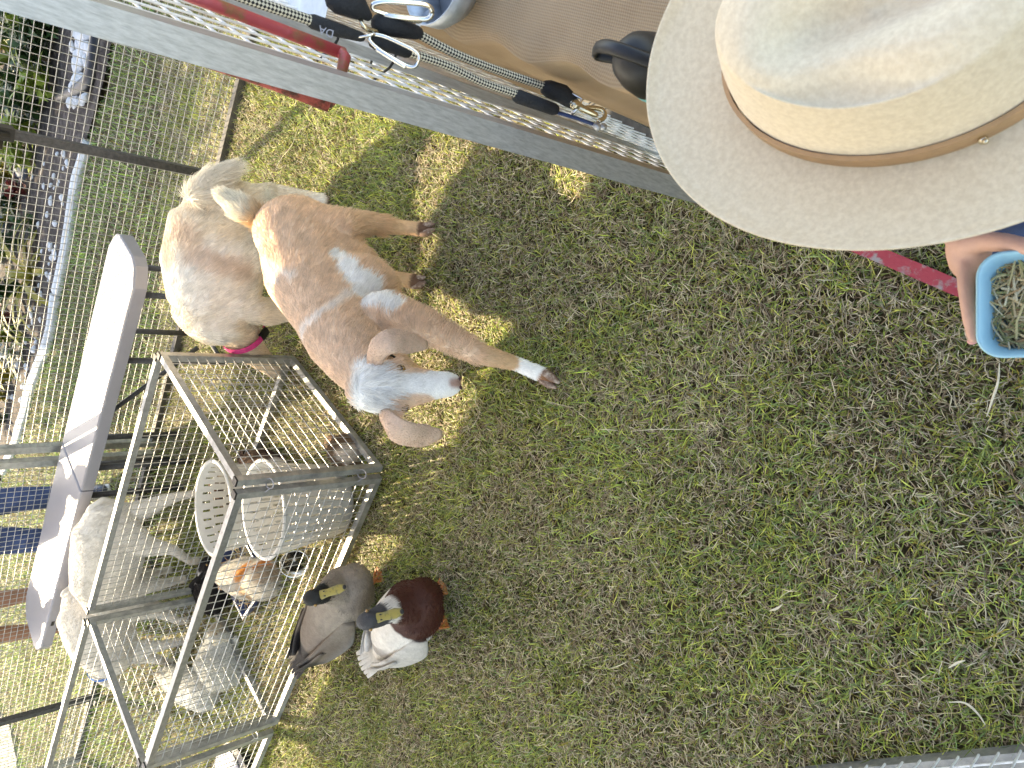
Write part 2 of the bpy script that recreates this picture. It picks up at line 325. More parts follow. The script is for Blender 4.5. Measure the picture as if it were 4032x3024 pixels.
# red latch bar hooked round the near post
def on_ray(x, y, w):
    d = cR * ((1512 - y) / FPX) + cU * ((2016 - x) / FPX) + cF; return Vector((0, 0, HC)) + d * w
t = thing('steel_hook', 'red painted steel bar with bent rusty tip hooked round the fence post', 'steel bar', (.47, .93, 0))
bm = NB(); tube(bm, [on_ray(560, -90, .86), on_ray(900, 40, .94), on_ray(1150, 135, .99), on_ray(1355, 212, 1.035)], .0082, 12); tube(bm, [on_ray(1345, 208, 1.03), on_ray(1358, 225, 1.025), on_ray(1345, 285, 1.02)], [.0078, .0085, .0075], 12, rounded=True)
obj('upper_bar', bm, red_st, t, smooth=True)
bm = NB(); tube(bm, [on_ray(400, 60, 1.0), on_ray(830, 240, 1.08), on_ray(1080, 325, 1.12), on_ray(1295, 412, 1.16)], .0115, 12); tube(bm, [on_ray(1285, 408, 1.16), on_ray(1308, 385, 1.16), on_ray(1340, 300, 1.14)], .010, 12)
o = obj('lower_bar', bm, rust_st, t, smooth=True); o['label'] = 'rusty flaking lower bar'
a, b = G(3360, 960), G(3860, 1170)
bm = NB(); sqtube(bm, a + Vector((0, 0, .022)), b + Vector((0, 0, .022)), .030, .01, up=(0, 0, 1)); tag(obj('flat_bar', bm, mat('worn_red_paint', (.40, .045, .065), .5, .1, 30, .2, .3, 120, col2=(.33, .30, .29), lo=.52, hi=.66), base=a), 'flat red steel bar lying on the grass between hat and blue bowl', 'steel bar')
for sgn in (-1, 1):
    pass

# ------------------------------------------------------------------ gazebo over the pen
gz = thing('gazebo', 'pop-up gazebo with dark steel legs standing along the wire fence', 'gazebo', (1.0, 3.52, 0))
L1 = Vector((1.0, 3.52, 0)); L2 = Vector((-2.06, 5.41, 0)); nback = Vector((-.518, -.855, 0)); dep = 4.5
for i, q in enumerate((L1, L2, L1 + nback * dep, L2 + nback * dep)):
    bm = NB(); sqtube(bm, q, q + Vector((0, 0, 2.15)), .034, .034, up=fd); leg = obj('leg', bm, black_mt, gz)
    bm = NB(); box(bm, q + Vector((0, 0, .01)), (.09, .09, .012), (fd, nback)); obj('foot_plate', bm, black_mt, leg)
    bm = NB(); zb = .93 if i == 0 else 1.2
    box(bm, q + Vector((0, 0, zb)), (.052, .056, .10), (fd, nback)); tube(bm, [q + fd * .02 + Vector((0, 0, zb)), q + fd * .065 + nback * .02 + Vector((0, 0, zb))], [.022, .017], 12)
    tube(bm, [q + nback * .03 + Vector((0, 0, zb - .03)), q + nback * .05 + Vector((0, 0, zb + .035))], .012, 10)
    obj('height_clamp', bm, black_pl, leg)
cs = [L1 + nback * .30 - fd * .36, L2 - nback * .06 + fd * .06, L2 + nback * (dep + .06) + fd * .06, L1 + nback * (dep + .06) - fd * .42]
bm = NB(); vz = [bm.verts.new(c + Vector((0, 0, 2.17))) for c in cs]; vl = [bm.verts.new(c + Vector((0, 0, 2.05))) for c in cs]; m0 = (L1 + L2) / 2
r1 = bm.verts.new(m0 + nback * 1.5 + Vector((0, 0, 2.9))); r2 = bm.verts.new(m0 + nback * 3.0 + Vector((0, 0, 2.9)))
for f in ((vz[0], vz[1], r1), (vz[1], vz[2], r2, r1), (vz[2], vz[3], r2), (vz[3], vz[0], r1, r2)): bm.faces.new(f)
for i in range(4): bm.faces.new((vz[i], vl[i], vl[(i + 1) % 4], vz[(i + 1) % 4]))
cn = obj('canopy', bm, mat('pale_gazebo_cloth', (.85, .85, .83), .8, 0, 5, .02, trans=.55), gz); sm = cn.modifiers.new('solid', 'SOLIDIFY'); sm.thickness = .003

# ------------------------------------------------------------------ bench
c1, c2, c3, c4 = G(545, 1052, .53), G(146, 2597, .53), G(86, 2433, .53), G(412, 950, .53)
bx = (c2 - c1).normalized(); by = Vector((-bx.y, bx.x, 0)); by = by if by.y > 0 else -by
BL = (c2 - c1).length; BWd = .36; bo = Vector((c1.x, c1.y, 0))
bn = thing('folding_bench', 'long white plastic folding bench with dark legs in front of the wire fence', 'bench', bo)
def bench_half(s0, s1, endpos):
    ch = .10; out = []
    pts = [(s0, 0), (s1, 0), (s1, BWd), (s0, BWd)]
    if endpos == 0: pts = [(0, ch * .9), (.02, ch * .45), (ch * .6, .02), (ch, 0), (s1, 0), (s1, BWd), (ch, BWd), (ch * .6, BWd - .02), (.02, BWd - ch * .45), (0, BWd - ch * .9)]
    else: pts = [(s0, 0), (s1 - ch, 0), (s1 - ch * .6, .02), (s1 - .02, ch * .45), (s1, ch * .9), (s1, BWd - ch * .9), (s1 - .02, BWd - ch * .45), (s1 - ch * .6, BWd - .02), (s1 - ch, BWd), (s0, BWd)]
    bm = NB(); lo = [bm.verts.new(bo + bx * s + by * w + Vector((0, 0, .475))) for s, w in pts]; hi = [bm.verts.new(bo + bx * s + by * w + Vector((0, 0, .53))) for s, w in pts]
    k = len(pts); top = bm.faces.new(hi); bm.faces.new(list(reversed(lo)))
    for i in range(k): bm.faces.new((lo[i], lo[(i + 1) % k], hi[(i + 1) % k], hi[i]))
    bmesh.ops.recalc_face_normals(bm, faces=bm.faces); bmesh.ops.bevel(bm, geom=list({e for e in top.edges}), offset=.012, segments=3, affect='EDGES', profile=.6)
    return obj('seat_board', bm, mat('greyish_white_bench_plastic', (.235, .235, .265), .4, 0, 5, .04, .1, 300), bn)
bench_half(0, BL * .5 - .004, 0); bench_half(BL * .5 + .004, BL, 1)
def bl(s, w, z): return bo + bx * s + by * w + Vector((0, 0, z))
for s in (.16, .50, BL - .50, BL - .16):
    bm = NB()
    for w in (.06, BWd - .06): tube(bm, [bl(s, w, .475), bl(s, w, .0)], .013, 10)
    tube(bm, [bl(s, .06, .02), bl(s, BWd - .06, .02)], .011, 8); tube(bm, [bl(s, .06, .46), bl(s, BWd - .06, .46)], .012, 8)
    obj('leg', bm, black_mt, bn, smooth=True)
for s, e in ((.50, .95), (BL - .50, BL - .95), (BL / 2 - .08, BL / 2 - .08), (BL / 2 + .1, BL / 2 + .1)):
    bm = NB(); w = BWd / 2
    if s != e: tube(bm, [bl(s, w, .10), bl(e, w, .47)], .011, 8)
    else:
        for w in (.07, BWd - .07): tube(bm, [bl(s, w, .475), bl(s, w, 0)], .015, 10)
    obj('brace', bm, black_mt, bn, smooth=True)
bm = NB(); box(bm, bl(BL * .885, -.0015, .50), (.03, .003, .014), (bx, by)); obj('label_plate', bm, black_pl, bn)

# ------------------------------------------------------------------ organic bodies
def body_mesh(bm, voxel, iters=8, fac=.5):
    me = bpy.data.meshes.new('tmp'); bm.to_mesh(me); bm.free(); o = bpy.data.objects.new('tmp', me); COL.objects.link(o)
    r = o.modifiers.new('r', 'REMESH'); r.mode = 'VOXEL'; r.voxel_size = voxel; s = o.modifiers.new('s', 'SMOOTH'); s.iterations = iters; s.factor = fac
    dg = bpy.context.evaluated_depsgraph_get(); dg.update(); out = bpy.data.meshes.new_from_object(o.evaluated_get(dg)); bpy.data.objects.remove(o); bpy.data.meshes.remove(me); out.materials.clear()
    return out
def paint(me, fn):
    n = len(me.vertices); P = np.empty(n * 3, np.float32); me.vertices.foreach_get('co', P); P = P.reshape(-1, 3); c = fn(P.astype(np.float64))
    a = me.color_attributes.new('col', 'FLOAT_COLOR', 'POINT'); a.data.foreach_set('color', np.c_[c, np.ones(n)].ravel().astype(np.float32))
def coat(me, n, lenfn, flowfn, colfn, parent, rad=.0006, lift=.35, base=Vector((0, 0, 0)), clump=.25, name='fur'):
    "short hair strands rooted on the body surface (one stuff part)"
    me.calc_loop_triangles(); nt_ = len(me.loop_triangles); T = np.empty(nt_ * 3, np.int32); me.loop_triangles.foreach_get('vertices', T); T = T.reshape(-1, 3)
    V = np.empty(len(me.vertices) * 3, np.float32); me.vertices.foreach_get('co', V); V = V.reshape(-1, 3).astype(np.float64); NN = np.empty(len(me.vertices) * 3, np.float32); me.vertices.foreach_get('normal', NN); NN = NN.reshape(-1, 3)
    A, B, C = V[T[:, 0]], V[T[:, 1]], V[T[:, 2]]; ar = np.linalg.norm(np.cross(B - A, C - A), axis=1); k = rng.choice(nt_, n, p=ar / ar.sum())
    u, v = rng.random(n), rng.random(n); f = u + v > 1; u[f] = 1 - u[f]; v[f] = 1 - v[f]
    P = A[k] + (B[k] - A[k]) * u[:, None] + (C[k] - A[k]) * v[:, None]; N_ = NN[T[k, 0]] * (1 - u - v)[:, None] + NN[T[k, 1]] * u[:, None] + NN[T[k, 2]] * v[:, None]; N_ /= np.linalg.norm(N_, axis=1)[:, None] + 1e-9
    P0 = P + np.array(base)
    L = lenfn(P0) * rng.uniform(.7, 1.3, n); ok = L > .0005; P, N_, L, P0 = P[ok], N_[ok], L[ok], P0[ok]; n = len(P)
    fl = flowfn(P0); swirl = np.c_[fbm(P0, 40), fbm(P0 + 5, 40), fbm(P0 + 9, 40)] - .5; fl = fl / (np.linalg.norm(fl, axis=1)[:, None] + 1e-9) + swirl * clump * 4 + rng.normal(0, .12, (n, 3))
    fl -= N_ * np.sum(fl * N_, 1)[:, None]; fl /= np.linalg.norm(fl, axis=1)[:, None] + 1e-9
    K = 4; pts = np.empty((n, K, 3))
    for i in range(K):
        t_ = i / (K - 1); pts[:, i] = P + (fl * t_ + N_ * (lift * t_ * (1 - .35 * t_)) + np.array([0, 0, -.25]) * t_ * t_) * L[:, None] - N_ * .001 * (1 - t_)
    cu = bpy.data.hair_curves.new(name); cu.add_curves([K] * n); cu.points.foreach_set('position', pts.ravel().astype(np.float32))
    R = np.tile(np.linspace(1, .25, K) * rad, n); cu.points.foreach_set('radius', R.astype(np.float32))
    cl = fbm(P0 + fl * .0, 75); cc = colfn(P0) * ((.86 + .30 * np.clip((cl - .5) * 1.8 + .5, 0, 1)) * rng.uniform(.87, 1.13, n))[:, None]
    a = cu.attributes.new('col', 'FLOAT_COLOR', 'CURVE'); a.data.foreach_set('color', np.c_[cc, np.ones(n)].ravel().astype(np.float32))
    o = bpy.data.objects.new(name, cu); COL.objects.link(o); o.parent = parent; cu.materials.append(fur_m); o['kind'] = 'stuff'; return o
def seg_dist(P, pts):
    d = np.full(len(P), 9.0)
    for a, b in zip(pts[:-1], pts[1:]):
        a = np.array(a); b = np.array(b); ab = b - a; t_ = np.clip(((P - a) @ ab) / (ab @ ab + 1e-12), 0, 1); d = np.minimum(d, np.linalg.norm(P - a - t_[:, None] * ab, axis=1))
    return d
def mixc(c, col, m): return c * (1 - m[:, None]) + np.array(col) * m[:, None]
def sm01(x, a, b): t_ = np.clip((x - a) / (b - a), 0, 1); return t_ * t_ * (3 - 2 * t_)
def eye(parent, p, r=.009, white=False, iris=(.30, .17, .05), out=Vector((0, 0, 1))):
    bm = NB(); ball(bm, p, r); e = obj('eye', bm, mat('amber_eye', iris, .12, coat=1, var=.2), parent, smooth=True)
    bm = NB(); out = Vector(out).normalized(); s, u = frame_of(out); ball(bm, Vector(p) + out * r * .72, (r * .62, r * .30, r * .36), (s, u)); obj('pupil', bm, eye_m, e, smooth=True)

# ---- main goat
TAN = np.array((.78, .56, .395)); TAN_D = np.array((.36, .19, .10)); WH = np.array((.90, .89, .87))
rump = G(1195, 925, .38); mid = G(1245, 1085, .37); chest = G(1365, 1265, .385); breast = G(1480, 1375, .40)
axis1 = (chest - rump).normalized()
skull = G(1510, 1530, .535); nose = G(1770, 1513, .41); nk = Vector((.06, 1.68, .50))
hx = (nose - skull).normalized(); hs = Vector((1, .12, 0)); hs = (hs - hx * hs.dot(hx)).normalized(); hn = hs.cross(hx); hn = hn if hn.z > 0 else -hn
goat = thing('goat', 'tan and white goat with drooping ears stepping forward in the middle of the lawn', 'goat', (.30, 1.95, 0))
bm = NB()
tube(bm, [rump + axis1 * -.03, rump, mid, chest, chest + axis1 * .06], [(.10, .125), (.125, .15), (.145, .165), (.115, .155), (.09, .125)], 16, up=(0, 0, 1), rounded=True)
ball(bm, rump + Vector((0, 0, .04)), (.115, .12, .12)); ball(bm, mid + Vector((0, -.01, -.045)), (.155, .15, .155)); ball(bm, lerp(mid, chest, .55) + Vector((.01, -.03, -.065)), (.14, .14, .145))
tube(bm, [chest + Vector((0, 0, .03)), lerp(chest, nk, .6) + Vector((0, 0, .02)), nk, lerp(nk, skull, .8)], [(.105, .13), (.092, .11), (.078, .088), (.062, .066)], 14, up=(0, 0, 1), rounded=True)
tube(bm, [skull - hx * .035 + hn * .006, skull + hx * .015 + hn * .004, lerp(skull, nose, .42), lerp(skull, nose, .8), nose], [(.058, .054), (.064, .058), (.050, .048), (.036, .036), (.033, .030)], 14, up=hn, rounded=True)
ball(bm, skull + hx * .035 + hs * .046 + hn * .014, .026); ball(bm, skull + hx * .035 - hs * .046 + hn * .014, .026)      # brow ridges
ball(bm, nose + hx * .004 - hn * .012, (.024, .024, .018), (hs, hx))                                                        # chin
def leg(path, r): tube(bm, path, r, 12, rounded=True)
hoofFL, hoofFR = G(2165, 1492, .018), Vector((.02, 1.93, .015)); hoofHL, hoofHR = G(1685, 905, .015), G(1650, 1112, .015)
kneeFL = G(1885, 1392, .215)
leg([G(1520, 1240, .36), G(1690, 1290, .31), kneeFL, G(2030, 1432, .085), G(2110, 1465, .045), hoofFL], [(.07, .085), (.047, .055), .031, .0215, .0225, .022])
leg([chest + Vector((-.05, -.03, -.05)), Vector((.06, 1.85, .24)), Vector((.03, 1.90, .12)), hoofFR], [(.06, .075), .036, .024, .022])
leg([rump + Vector((.035, -.02, .0)), Vector((.50, 2.06, .29)), Vector((.535, 2.085, .19)), Vector((.532, 2.03, .07)), hoofHL], [(.07, .11), (.055, .08), .034, .024, .025])
leg([mid + Vector((-.0, .0, -.03)), Vector((.36, 2.06, .27)), Vector((.365, 2.10, .18)), Vector((.36, 2.06, .07)), hoofHR], [(.07, .10), (.05, .075), .034, .025, .026])
gm = body_mesh(bm, .0075, 7, .55)
from mathutils.bvhtree import BVHTree
def surf(me):
    return BVHTree.FromPolygons([v.co for v in me.vertices], [tuple(p.vertices) for p in me.polygons])
def hit(bv, x, y):
    d = (cR * ((1512 - y) / FPX) + cU * ((2016 - x) / FPX) + cF).normalized(); r = bv.ray_cast(Vector((0, 0, HC)), d); return (r[0], r[1]) if r[0] is not None else (bv.find_nearest(Vector((0, 0, HC)) + d * 2.2)[0], -d)
gbv = surf(gm)
tailb = G(1030, 865, .49); tailt = G(880, 775, .60)
belt = [hit(gbv, x, y)[0] for x, y in ((1335, 1015), (1370, 1055), (1405, 1100), (1440, 1140), (1480, 1165), (1535, 1190))]
belt_r = (.022, .034, .044, .048, .044, .034); stripe = [hit(gbv, x, y)[0] for x, y in ((1190, 1320), (1240, 1260), (1300, 1210), (1370, 1160))]; stripe2 = [hit(gbv, x, y)[0] for x, y in ((1010, 985), (1040, 1040), (1090, 1110))]
sock = [G(2035, 1432, .075), G(2110, 1465, .045)]
def goat_col(P):
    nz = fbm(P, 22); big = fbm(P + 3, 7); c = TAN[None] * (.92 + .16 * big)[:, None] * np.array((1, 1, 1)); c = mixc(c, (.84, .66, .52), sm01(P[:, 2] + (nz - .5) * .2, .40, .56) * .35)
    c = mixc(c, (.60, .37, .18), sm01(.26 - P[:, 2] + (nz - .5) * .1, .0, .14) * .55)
    bd = np.min([np.linalg.norm(P - np.array(b_), axis=1) - r_ for b_, r_ in zip(belt, belt_r)], axis=0); c = mixc(c, WH, 1 - sm01(bd + (nz - .5) * .05, -.006, .012)); c = mixc(c, WH, (1 - sm01(seg_dist(P, stripe2) + (nz - .5) * .03, .006, .022)) * .5); c = mixc(c, WH, (1 - sm01(seg_dist(P, stripe) + (nz - .5) * .03, .008, .03)) * .55)
    c = mixc(c, WH, 1 - sm01(seg_dist(P, sock) + (nz - .5) * .012, .026, .034)); c = mixc(c, (.30, .15, .08), 1 - sm01(seg_dist(P, [hoofFL, hoofFL + Vector((0, .004, .01))]), .022, .034))
    for h_ in (hoofFR, hoofHL, hoofHR): c = mixc(c, (.16, .09, .06), 1 - sm01(seg_dist(P, [h_, h_ + Vector((0, 0, .012))]), .026, .036))
    q = P - np.array(skull); side = q @ np.array(hs); along = q @ np.array(hx); nrm = q @ np.array(hn)
    onhead = (1 - sm01(seg_dist(P, [skull - hx * .03, skull, nose + hx * .03]), .07, .085))
    wblaze = .027 - .03 * np.clip(along - .02, 0, .2) + .050 * sm01(-along, -.02, .02) + .03 * sm01(along, .10, .15)
    bl_ = (1 - sm01(np.abs(side - .004) + (nz - .5) * .012, wblaze - .004, wblaze + .005)) * sm01(nrm, -.03, -.012) * sm01(along, -.085, -.06); c = mixc(c, np.array((.84, .83, .80)), bl_ * onhead)
    nosep = 1 - sm01(seg_dist(P, [nose + hx * .010 + hn * .026, nose + hx * .034 + hn * .006]) + (nz - .5) * .012, .006, .020); c = mixc(c, (.40, .25, .20), nosep)
    return c
goat_me = gm.copy(); paint(goat_me, goat_col)
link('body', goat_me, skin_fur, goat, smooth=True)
eye_hits = [hit(gbv, 1580, 1450), hit(gbv, 1598, 1608)]
def goat_len(P):
    L = np.full(len(P), .019); q = P - np.array(skull); along = q @ np.array(hx); hd = seg_dist(P, [skull, nose])
    L = np.where(hd < .075, .007, L); L = np.where((hd < .075) & (along < .03) & ((q @ np.array(hn)) > .02), .030, L); L = np.where((hd < .06) & (along > .11), .003, L)
    L = np.where((P[:, 2] < .22), .008, L); L = np.where(P[:, 2] < .03, 0, L)
    thigh = (P[:, 2] < .34) & (P[:, 2] > .14) & (P[:, 1] > 2.0); L = np.where(thigh, .032, L)
    for e_ in eye_hits: L = np.where(np.linalg.norm(P - np.array(e_[0]), axis=1) < .022, 0, L)
    return L
def goat_flow(P):
    f = np.tile(-np.array(axis1) * .8 + np.array((0, 0, -.55)), (len(P), 1)); q = P - np.array(skull); hd = seg_dist(P, [skull, nose]); onh = (hd < .075)
    f[onh] = np.array(hx) + np.array(hs) * np.sign(q[onh] @ np.array(hs))[:, None] * .3
    lg = P[:, 2] < .25; f[lg] = np.array((0, 0, -1.0)); return f
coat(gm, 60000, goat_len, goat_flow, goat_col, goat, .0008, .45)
GB = base_of(goat)
# the coat is rooted in world space, so shift it to the goat's base
def shift_coat(parent):
    for c in parent.children:
        if c.type == 'CURVES': c.location = -base_of(parent)
shift_coat(goat)
hoof_m = mat('brown_hoof', (.20, .12, .085), .6, 0, 60, .3, col2=(.55, .46, .38), lo=.5, hi=.7)
for hf, dr in ((hoofFL, (hoofFL - sock[1])), (hoofHL, Vector((.02, -.1, -.03))), (hoofHR, Vector((.02, -.1, -.03)))):
    dr = Vector((dr.x, dr.y, 0)).normalized(); sd_ = Vector((-dr.y, dr.x, 0)); bm = NB()
    for sg in (-1, 1): tube(bm, [hf + sd_ * sg * .011 - dr * .012 + Vector((0, 0, .014)), hf + sd_ * sg * .0115 + dr * .014 + Vector((0, 0, .006)), hf + sd_ * sg * .009 + dr * .030 + Vector((0, 0, .0))], [(.012, .018), (.0115, .014), (.006, .006)], 10, up=(0, 0, 1), rounded=True)
    obj('hoof', bm, hoof_m, goat, smooth=True)
# ears
def ear(parent, path, widths, wd, colr, th=.004, cup=.25, fur=1500, L=.004):
    o = ribbon('ear', path, widths, wd, th, skin_fur, parent, cup=cup); me = o.data; b = np.array(base_of(parent))
    fn = lambda P: np.array(colr)[None] * (.85 + .3 * fbm(P + b, 30))[:, None]; paint(me, fn); return o
er_c = (.68, .49, .37)
for pth, fc in (([G(1462, 1452, .560), G(1480, 1375, .585), G(1535, 1338, .570), G(1610, 1340, .515), G(1682, 1356, .455)], Vector((.25, -.6, .75))), ([G(1500, 1628, .555), G(1540, 1682, .575), G(1600, 1715, .545), G(1670, 1722, .49), G(1738, 1712, .435)], Vector((-.25, -.6, .75)))):
    e_ = ear(goat, pth, [.020, .030, .033, .032, .012], ['face', fc], er_c, th=.0045, cup=.30)
    tm = e_.data.copy(); tm.transform(Matrix.Translation(base_of(goat))); h_ = coat(tm, 2600, lambda P: np.full(len(P), .007), lambda P, d_=np.array(pth[-1] - pth[1]): np.tile(d_, (len(P), 1)), lambda P: np.tile(np.array(er_c), (len(P), 1)) * (.8 + .4 * fbm(P, 25))[:, None], e_, .0006, .25, name='ear_hair'); h_.location = -base_of(goat)
for sgn in (-1, 1):
    ex_ = eye_hits[0 if sgn > 0 else 1]; p = ex_[0] - ex_[1] * .005; eye(goat, p, .0125, out=ex_[1] + Vector((0, -.3, .3)))
    bm = NB(); ball(bm, nose + hx * .0265 + hs * sgn * .011 + hn * .012, (.006, .0025, .004), (hs + hx * .6 * sgn, hn)); obj('nostril', bm, mat('dark_nostril', (.06, .02, .018), .6), goat, smooth=True)
bm = NB(); tube(bm, [nose + hx * .024 - hn * .012 + hs * q_ for q_ in (-.022, -.011, 0, .011, .022)], .0014, 6); obj('mouth_line', bm, MATS['dark_nostril'], goat)
def tail(parent, a, b, c, r, colfn, n=2500, L=.035):
    bm = NB(); tube(bm, [a, lerp(a, b, .5) + Vector((0, 0, .01)), b], [r, r * 1.1, r * .5], 10, rounded=True); me = body_mesh(bm, .006, 3); m2 = me.copy(); paint(m2, colfn); o = link('tail', m2, skin_fur, parent, smooth=True)
    h = coat(me, n, lambda P: np.full(len(P), L), lambda P: np.tile(np.array(b - a), (len(P), 1)), colfn, o, .0007, .7, name='tail_hair'); h.location = -base_of(parent)
tail(goat, tailb, tailt, None, .028, lambda P: mixc(np.tile(np.array((.84, .80, .70)), (len(P), 1)), (.64, .46, .28), 1 - sm01(seg_dist(P, [tailb, tailb + Vector((0, 0, .01))]), .02, .06)))
bm = NB(); bc_ = lerp(nk, skull, .62) - Vector((0, 0, .012))
s_, u_ = frame_of(skull - nk); tube(bm, [bc_ + s_ * .069 * math.cos(a) + u_ * .075 * math.sin(a) for a in [k * math.pi / 10 for k in range(21)]], [(.003, .009)] * 21, 8, up=(skull - nk)); tag(obj('collar', bm, black_pl, base=bc_), 'thin dark collar round the neck of the tan goat', 'collar')

# ---- cream goat behind
CR_ = np.array((.76, .67, .55))
cg = thing('goat', 'cream goat with pink collar grazing behind the tan goat', 'goat', (.45, 2.78, 0))
r_ = G(850, 865, .385); m_ = G(835, 1035, .375); c_ = G(845, 1185, .40); n_ = G(925, 1290, .29); sk = G(985, 1375, .19); ns = G(1075, 1460, .07); ax2 = (c_ - r_).normalized()
bm = NB(); tube(bm, [r_ - ax2 * .03, r_, m_, c_, c_ + ax2 * .05], [(.11, .13), (.15, .165), (.175, .185), (.14, .165), (.10, .13)], 16, up=(0, 0, 1), rounded=True); ball(bm, m_ + Vector((0, -.02, -.03)), (.17, .18, .16))
tube(bm, [c_ + Vector((-.03, 0, .03)), lerp(c_, n_, .6), n_, sk], [(.10, .13), (.085, .10), (.066, .078), (.05, .055)], 14, rounded=True)
tube(bm, [sk, lerp(sk, ns, .5), ns], [(.055, .055), (.042, .045), (.03, .03)], 12, rounded=True)
tube(bm, [r_ + Vector((.05, -.05, 0)), Vector((.70, 2.70, .27)), Vector((.755, 2.73, .18)), Vector((.745, 2.67, .07)), G(1280, 792, .015)], [(.09, .11), .062, .036, .027, .028], 12, rounded=True)
tube(bm, [r_ + Vector((-.01, .06, 0)), Vector((.60, 2.86, .26)), Vector((.66, 2.88, .18)), Vector((.64, 2.84, .015))], [.08, .055, .034, .026], 12, rounded=True)
tube(bm, [c_ + Vector((-.01, -.06, -.04)), Vector((.27, 2.70, .22)), Vector((.28, 2.68, .12)), Vector((.29, 2.66, .015))], [.065, .042, .03, .026], 12, rounded=True)
tube(bm, [c_ + Vector((.01, .06, -.04)), Vector((.32, 2.86, .22)), Vector((.33, 2.87, .015))], [.06, .036, .026], 12, rounded=True)
cm = body_mesh(bm, .009, 7, .55); ta, tb_ = G(770, 765, .50), G(905, 670, .40)
cbv = surf(cm); patch1 = [hit(cbv, x, y)[0] for x, y in ((720, 920), (760, 1010), (830, 1040), (900, 1060), (960, 1075))]; patch2 = [hit(cbv, x, y)[0] for x, y in ((660, 1040), (650, 960))]
def cream_col(P):
    nz = fbm(P, 18); c = np.tile(CR_, (len(P), 1)) * (.92 + .16 * fbm(P, 8))[:, None]; c = mixc(c, (.80, .78, .74), sm01(fbm(P + 11, 5), .42, .58) * .8)
    c = mixc(c, (.58, .42, .32), (1 - sm01(seg_dist(P, patch1) + (nz - .5) * .06, .02, .07)) * .6); c = mixc(c, (.66, .50, .36), (1 - sm01(seg_dist(P, patch2) + (nz - .5) * .05, .02, .07)) * .5)
    c = mixc(c, (.68, .53, .38), (1 - sm01(seg_dist(P, [n_, sk, ns]) + (nz - .5) * .04, .05, .10)) * .6); c = mixc(c, (.25, .17, .12), 1 - sm01(P[:, 2], .015, .03)); return c
cme = cm.copy(); paint(cme, cream_col); link('body', cme, skin_fur, cg, smooth=True)
def cflow(P):
    f = np.tile(-np.array(ax2) * .7 + np.array((0, 0, -.6)), (len(P), 1)); lg = P[:, 2] < .24; f[lg] = (0, 0, -1); return f
coat(cm, 34000, lambda P: np.where(P[:, 2] < .03, 0, np.where(P[:, 2] < .2, .012, .021)), cflow, cream_col, cg, .0010, .45)
shift_coat(cg)
tail(cg, ta, tb_, None, .032, lambda P: np.tile(np.array((.82, .76, .66)), (len(P), 1)), 2600, .045)
ear(cg, [G(975, 1330, .20), G(945, 1318, .17), G(930, 1350, .12), G(935, 1370, .10)], [.012, .026, .024, .006], [Vector((0, .6, .8)), Vector((0, 1, .2))], (.62, .42, .30))
eye(cg, sk + Vector((-.03, -.045, .01)), .009, out=Vector((-.3, -1, .3)))
pk = mat('pink_webbing', (.50, .03, .17), .7, 0, 60, .15)
def collar(pt, axis, rs, ru, w, m_, label, arc=21, th=.003):
    bm = NB(); s_, u_ = frame_of(axis); tube(bm, [Vector(pt) + s_ * rs * math.cos(a) + u_ * ru * math.sin(a) for a in [k * math.pi * 2 / (arc - 1) for k in range(arc)]], [(w, th)] * arc, 8, up=None if False else None) if False else None
    vs = []
    for k in range(28):
        a = 2 * math.pi * k / 28; d = s_ * math.cos(a) * rs + u_ * math.sin(a) * ru; A = Vector(axis).normalized() * w; o_ = d.normalized() * th
        vs.append([bm.verts.new(Vector(pt) + d + A), bm.verts.new(Vector(pt) + d + o_ + A), bm.verts.new(Vector(pt) + d + o_ - A), bm.verts.new(Vector(pt) + d - A)])
    for k in range(28):
        p_, q_ = vs[k], vs[(k + 1) % 28]
        for i in range(4): bm.faces.new((p_[i], p_[(i + 1) % 4], q_[(i + 1) % 4], q_[i]))
    return tag(obj('collar', bm, m_, base=pt, smooth=False), label, 'collar'), s_, u_
colp = G(958, 1318, .245); caxis = (sk - n_).normalized()
co, s_, u_ = collar(colp, caxis, .079, .087, .0135, pk, 'pink webbing collar with black buckle round the neck of the cream goat')
tocam = (Vector((0, 0, HC)) - colp); tocam = (tocam - caxis * tocam.dot(caxis)).normalized(); sdv = caxis.cross(tocam); dn = sdv if (sdv.z < 0) else -sdv
bm = NB(); box(bm, colp + (tocam * .6 + dn * .75).normalized() * .087, (.045, .034, .012), (dn - tocam * .6, caxis)); obj('buckle', bm, black_pl, co)
bm = NB(); cc_ = colp + (tocam * .1 + dn).normalized() * .10; tube(bm, [cc_ + tocam * .014 * math.cos(a) + dn * .014 * math.sin(a) for a in [k * math.pi / 6 for k in range(13)]], .002, 6); obj('ring', bm, steel, co, smooth=True)

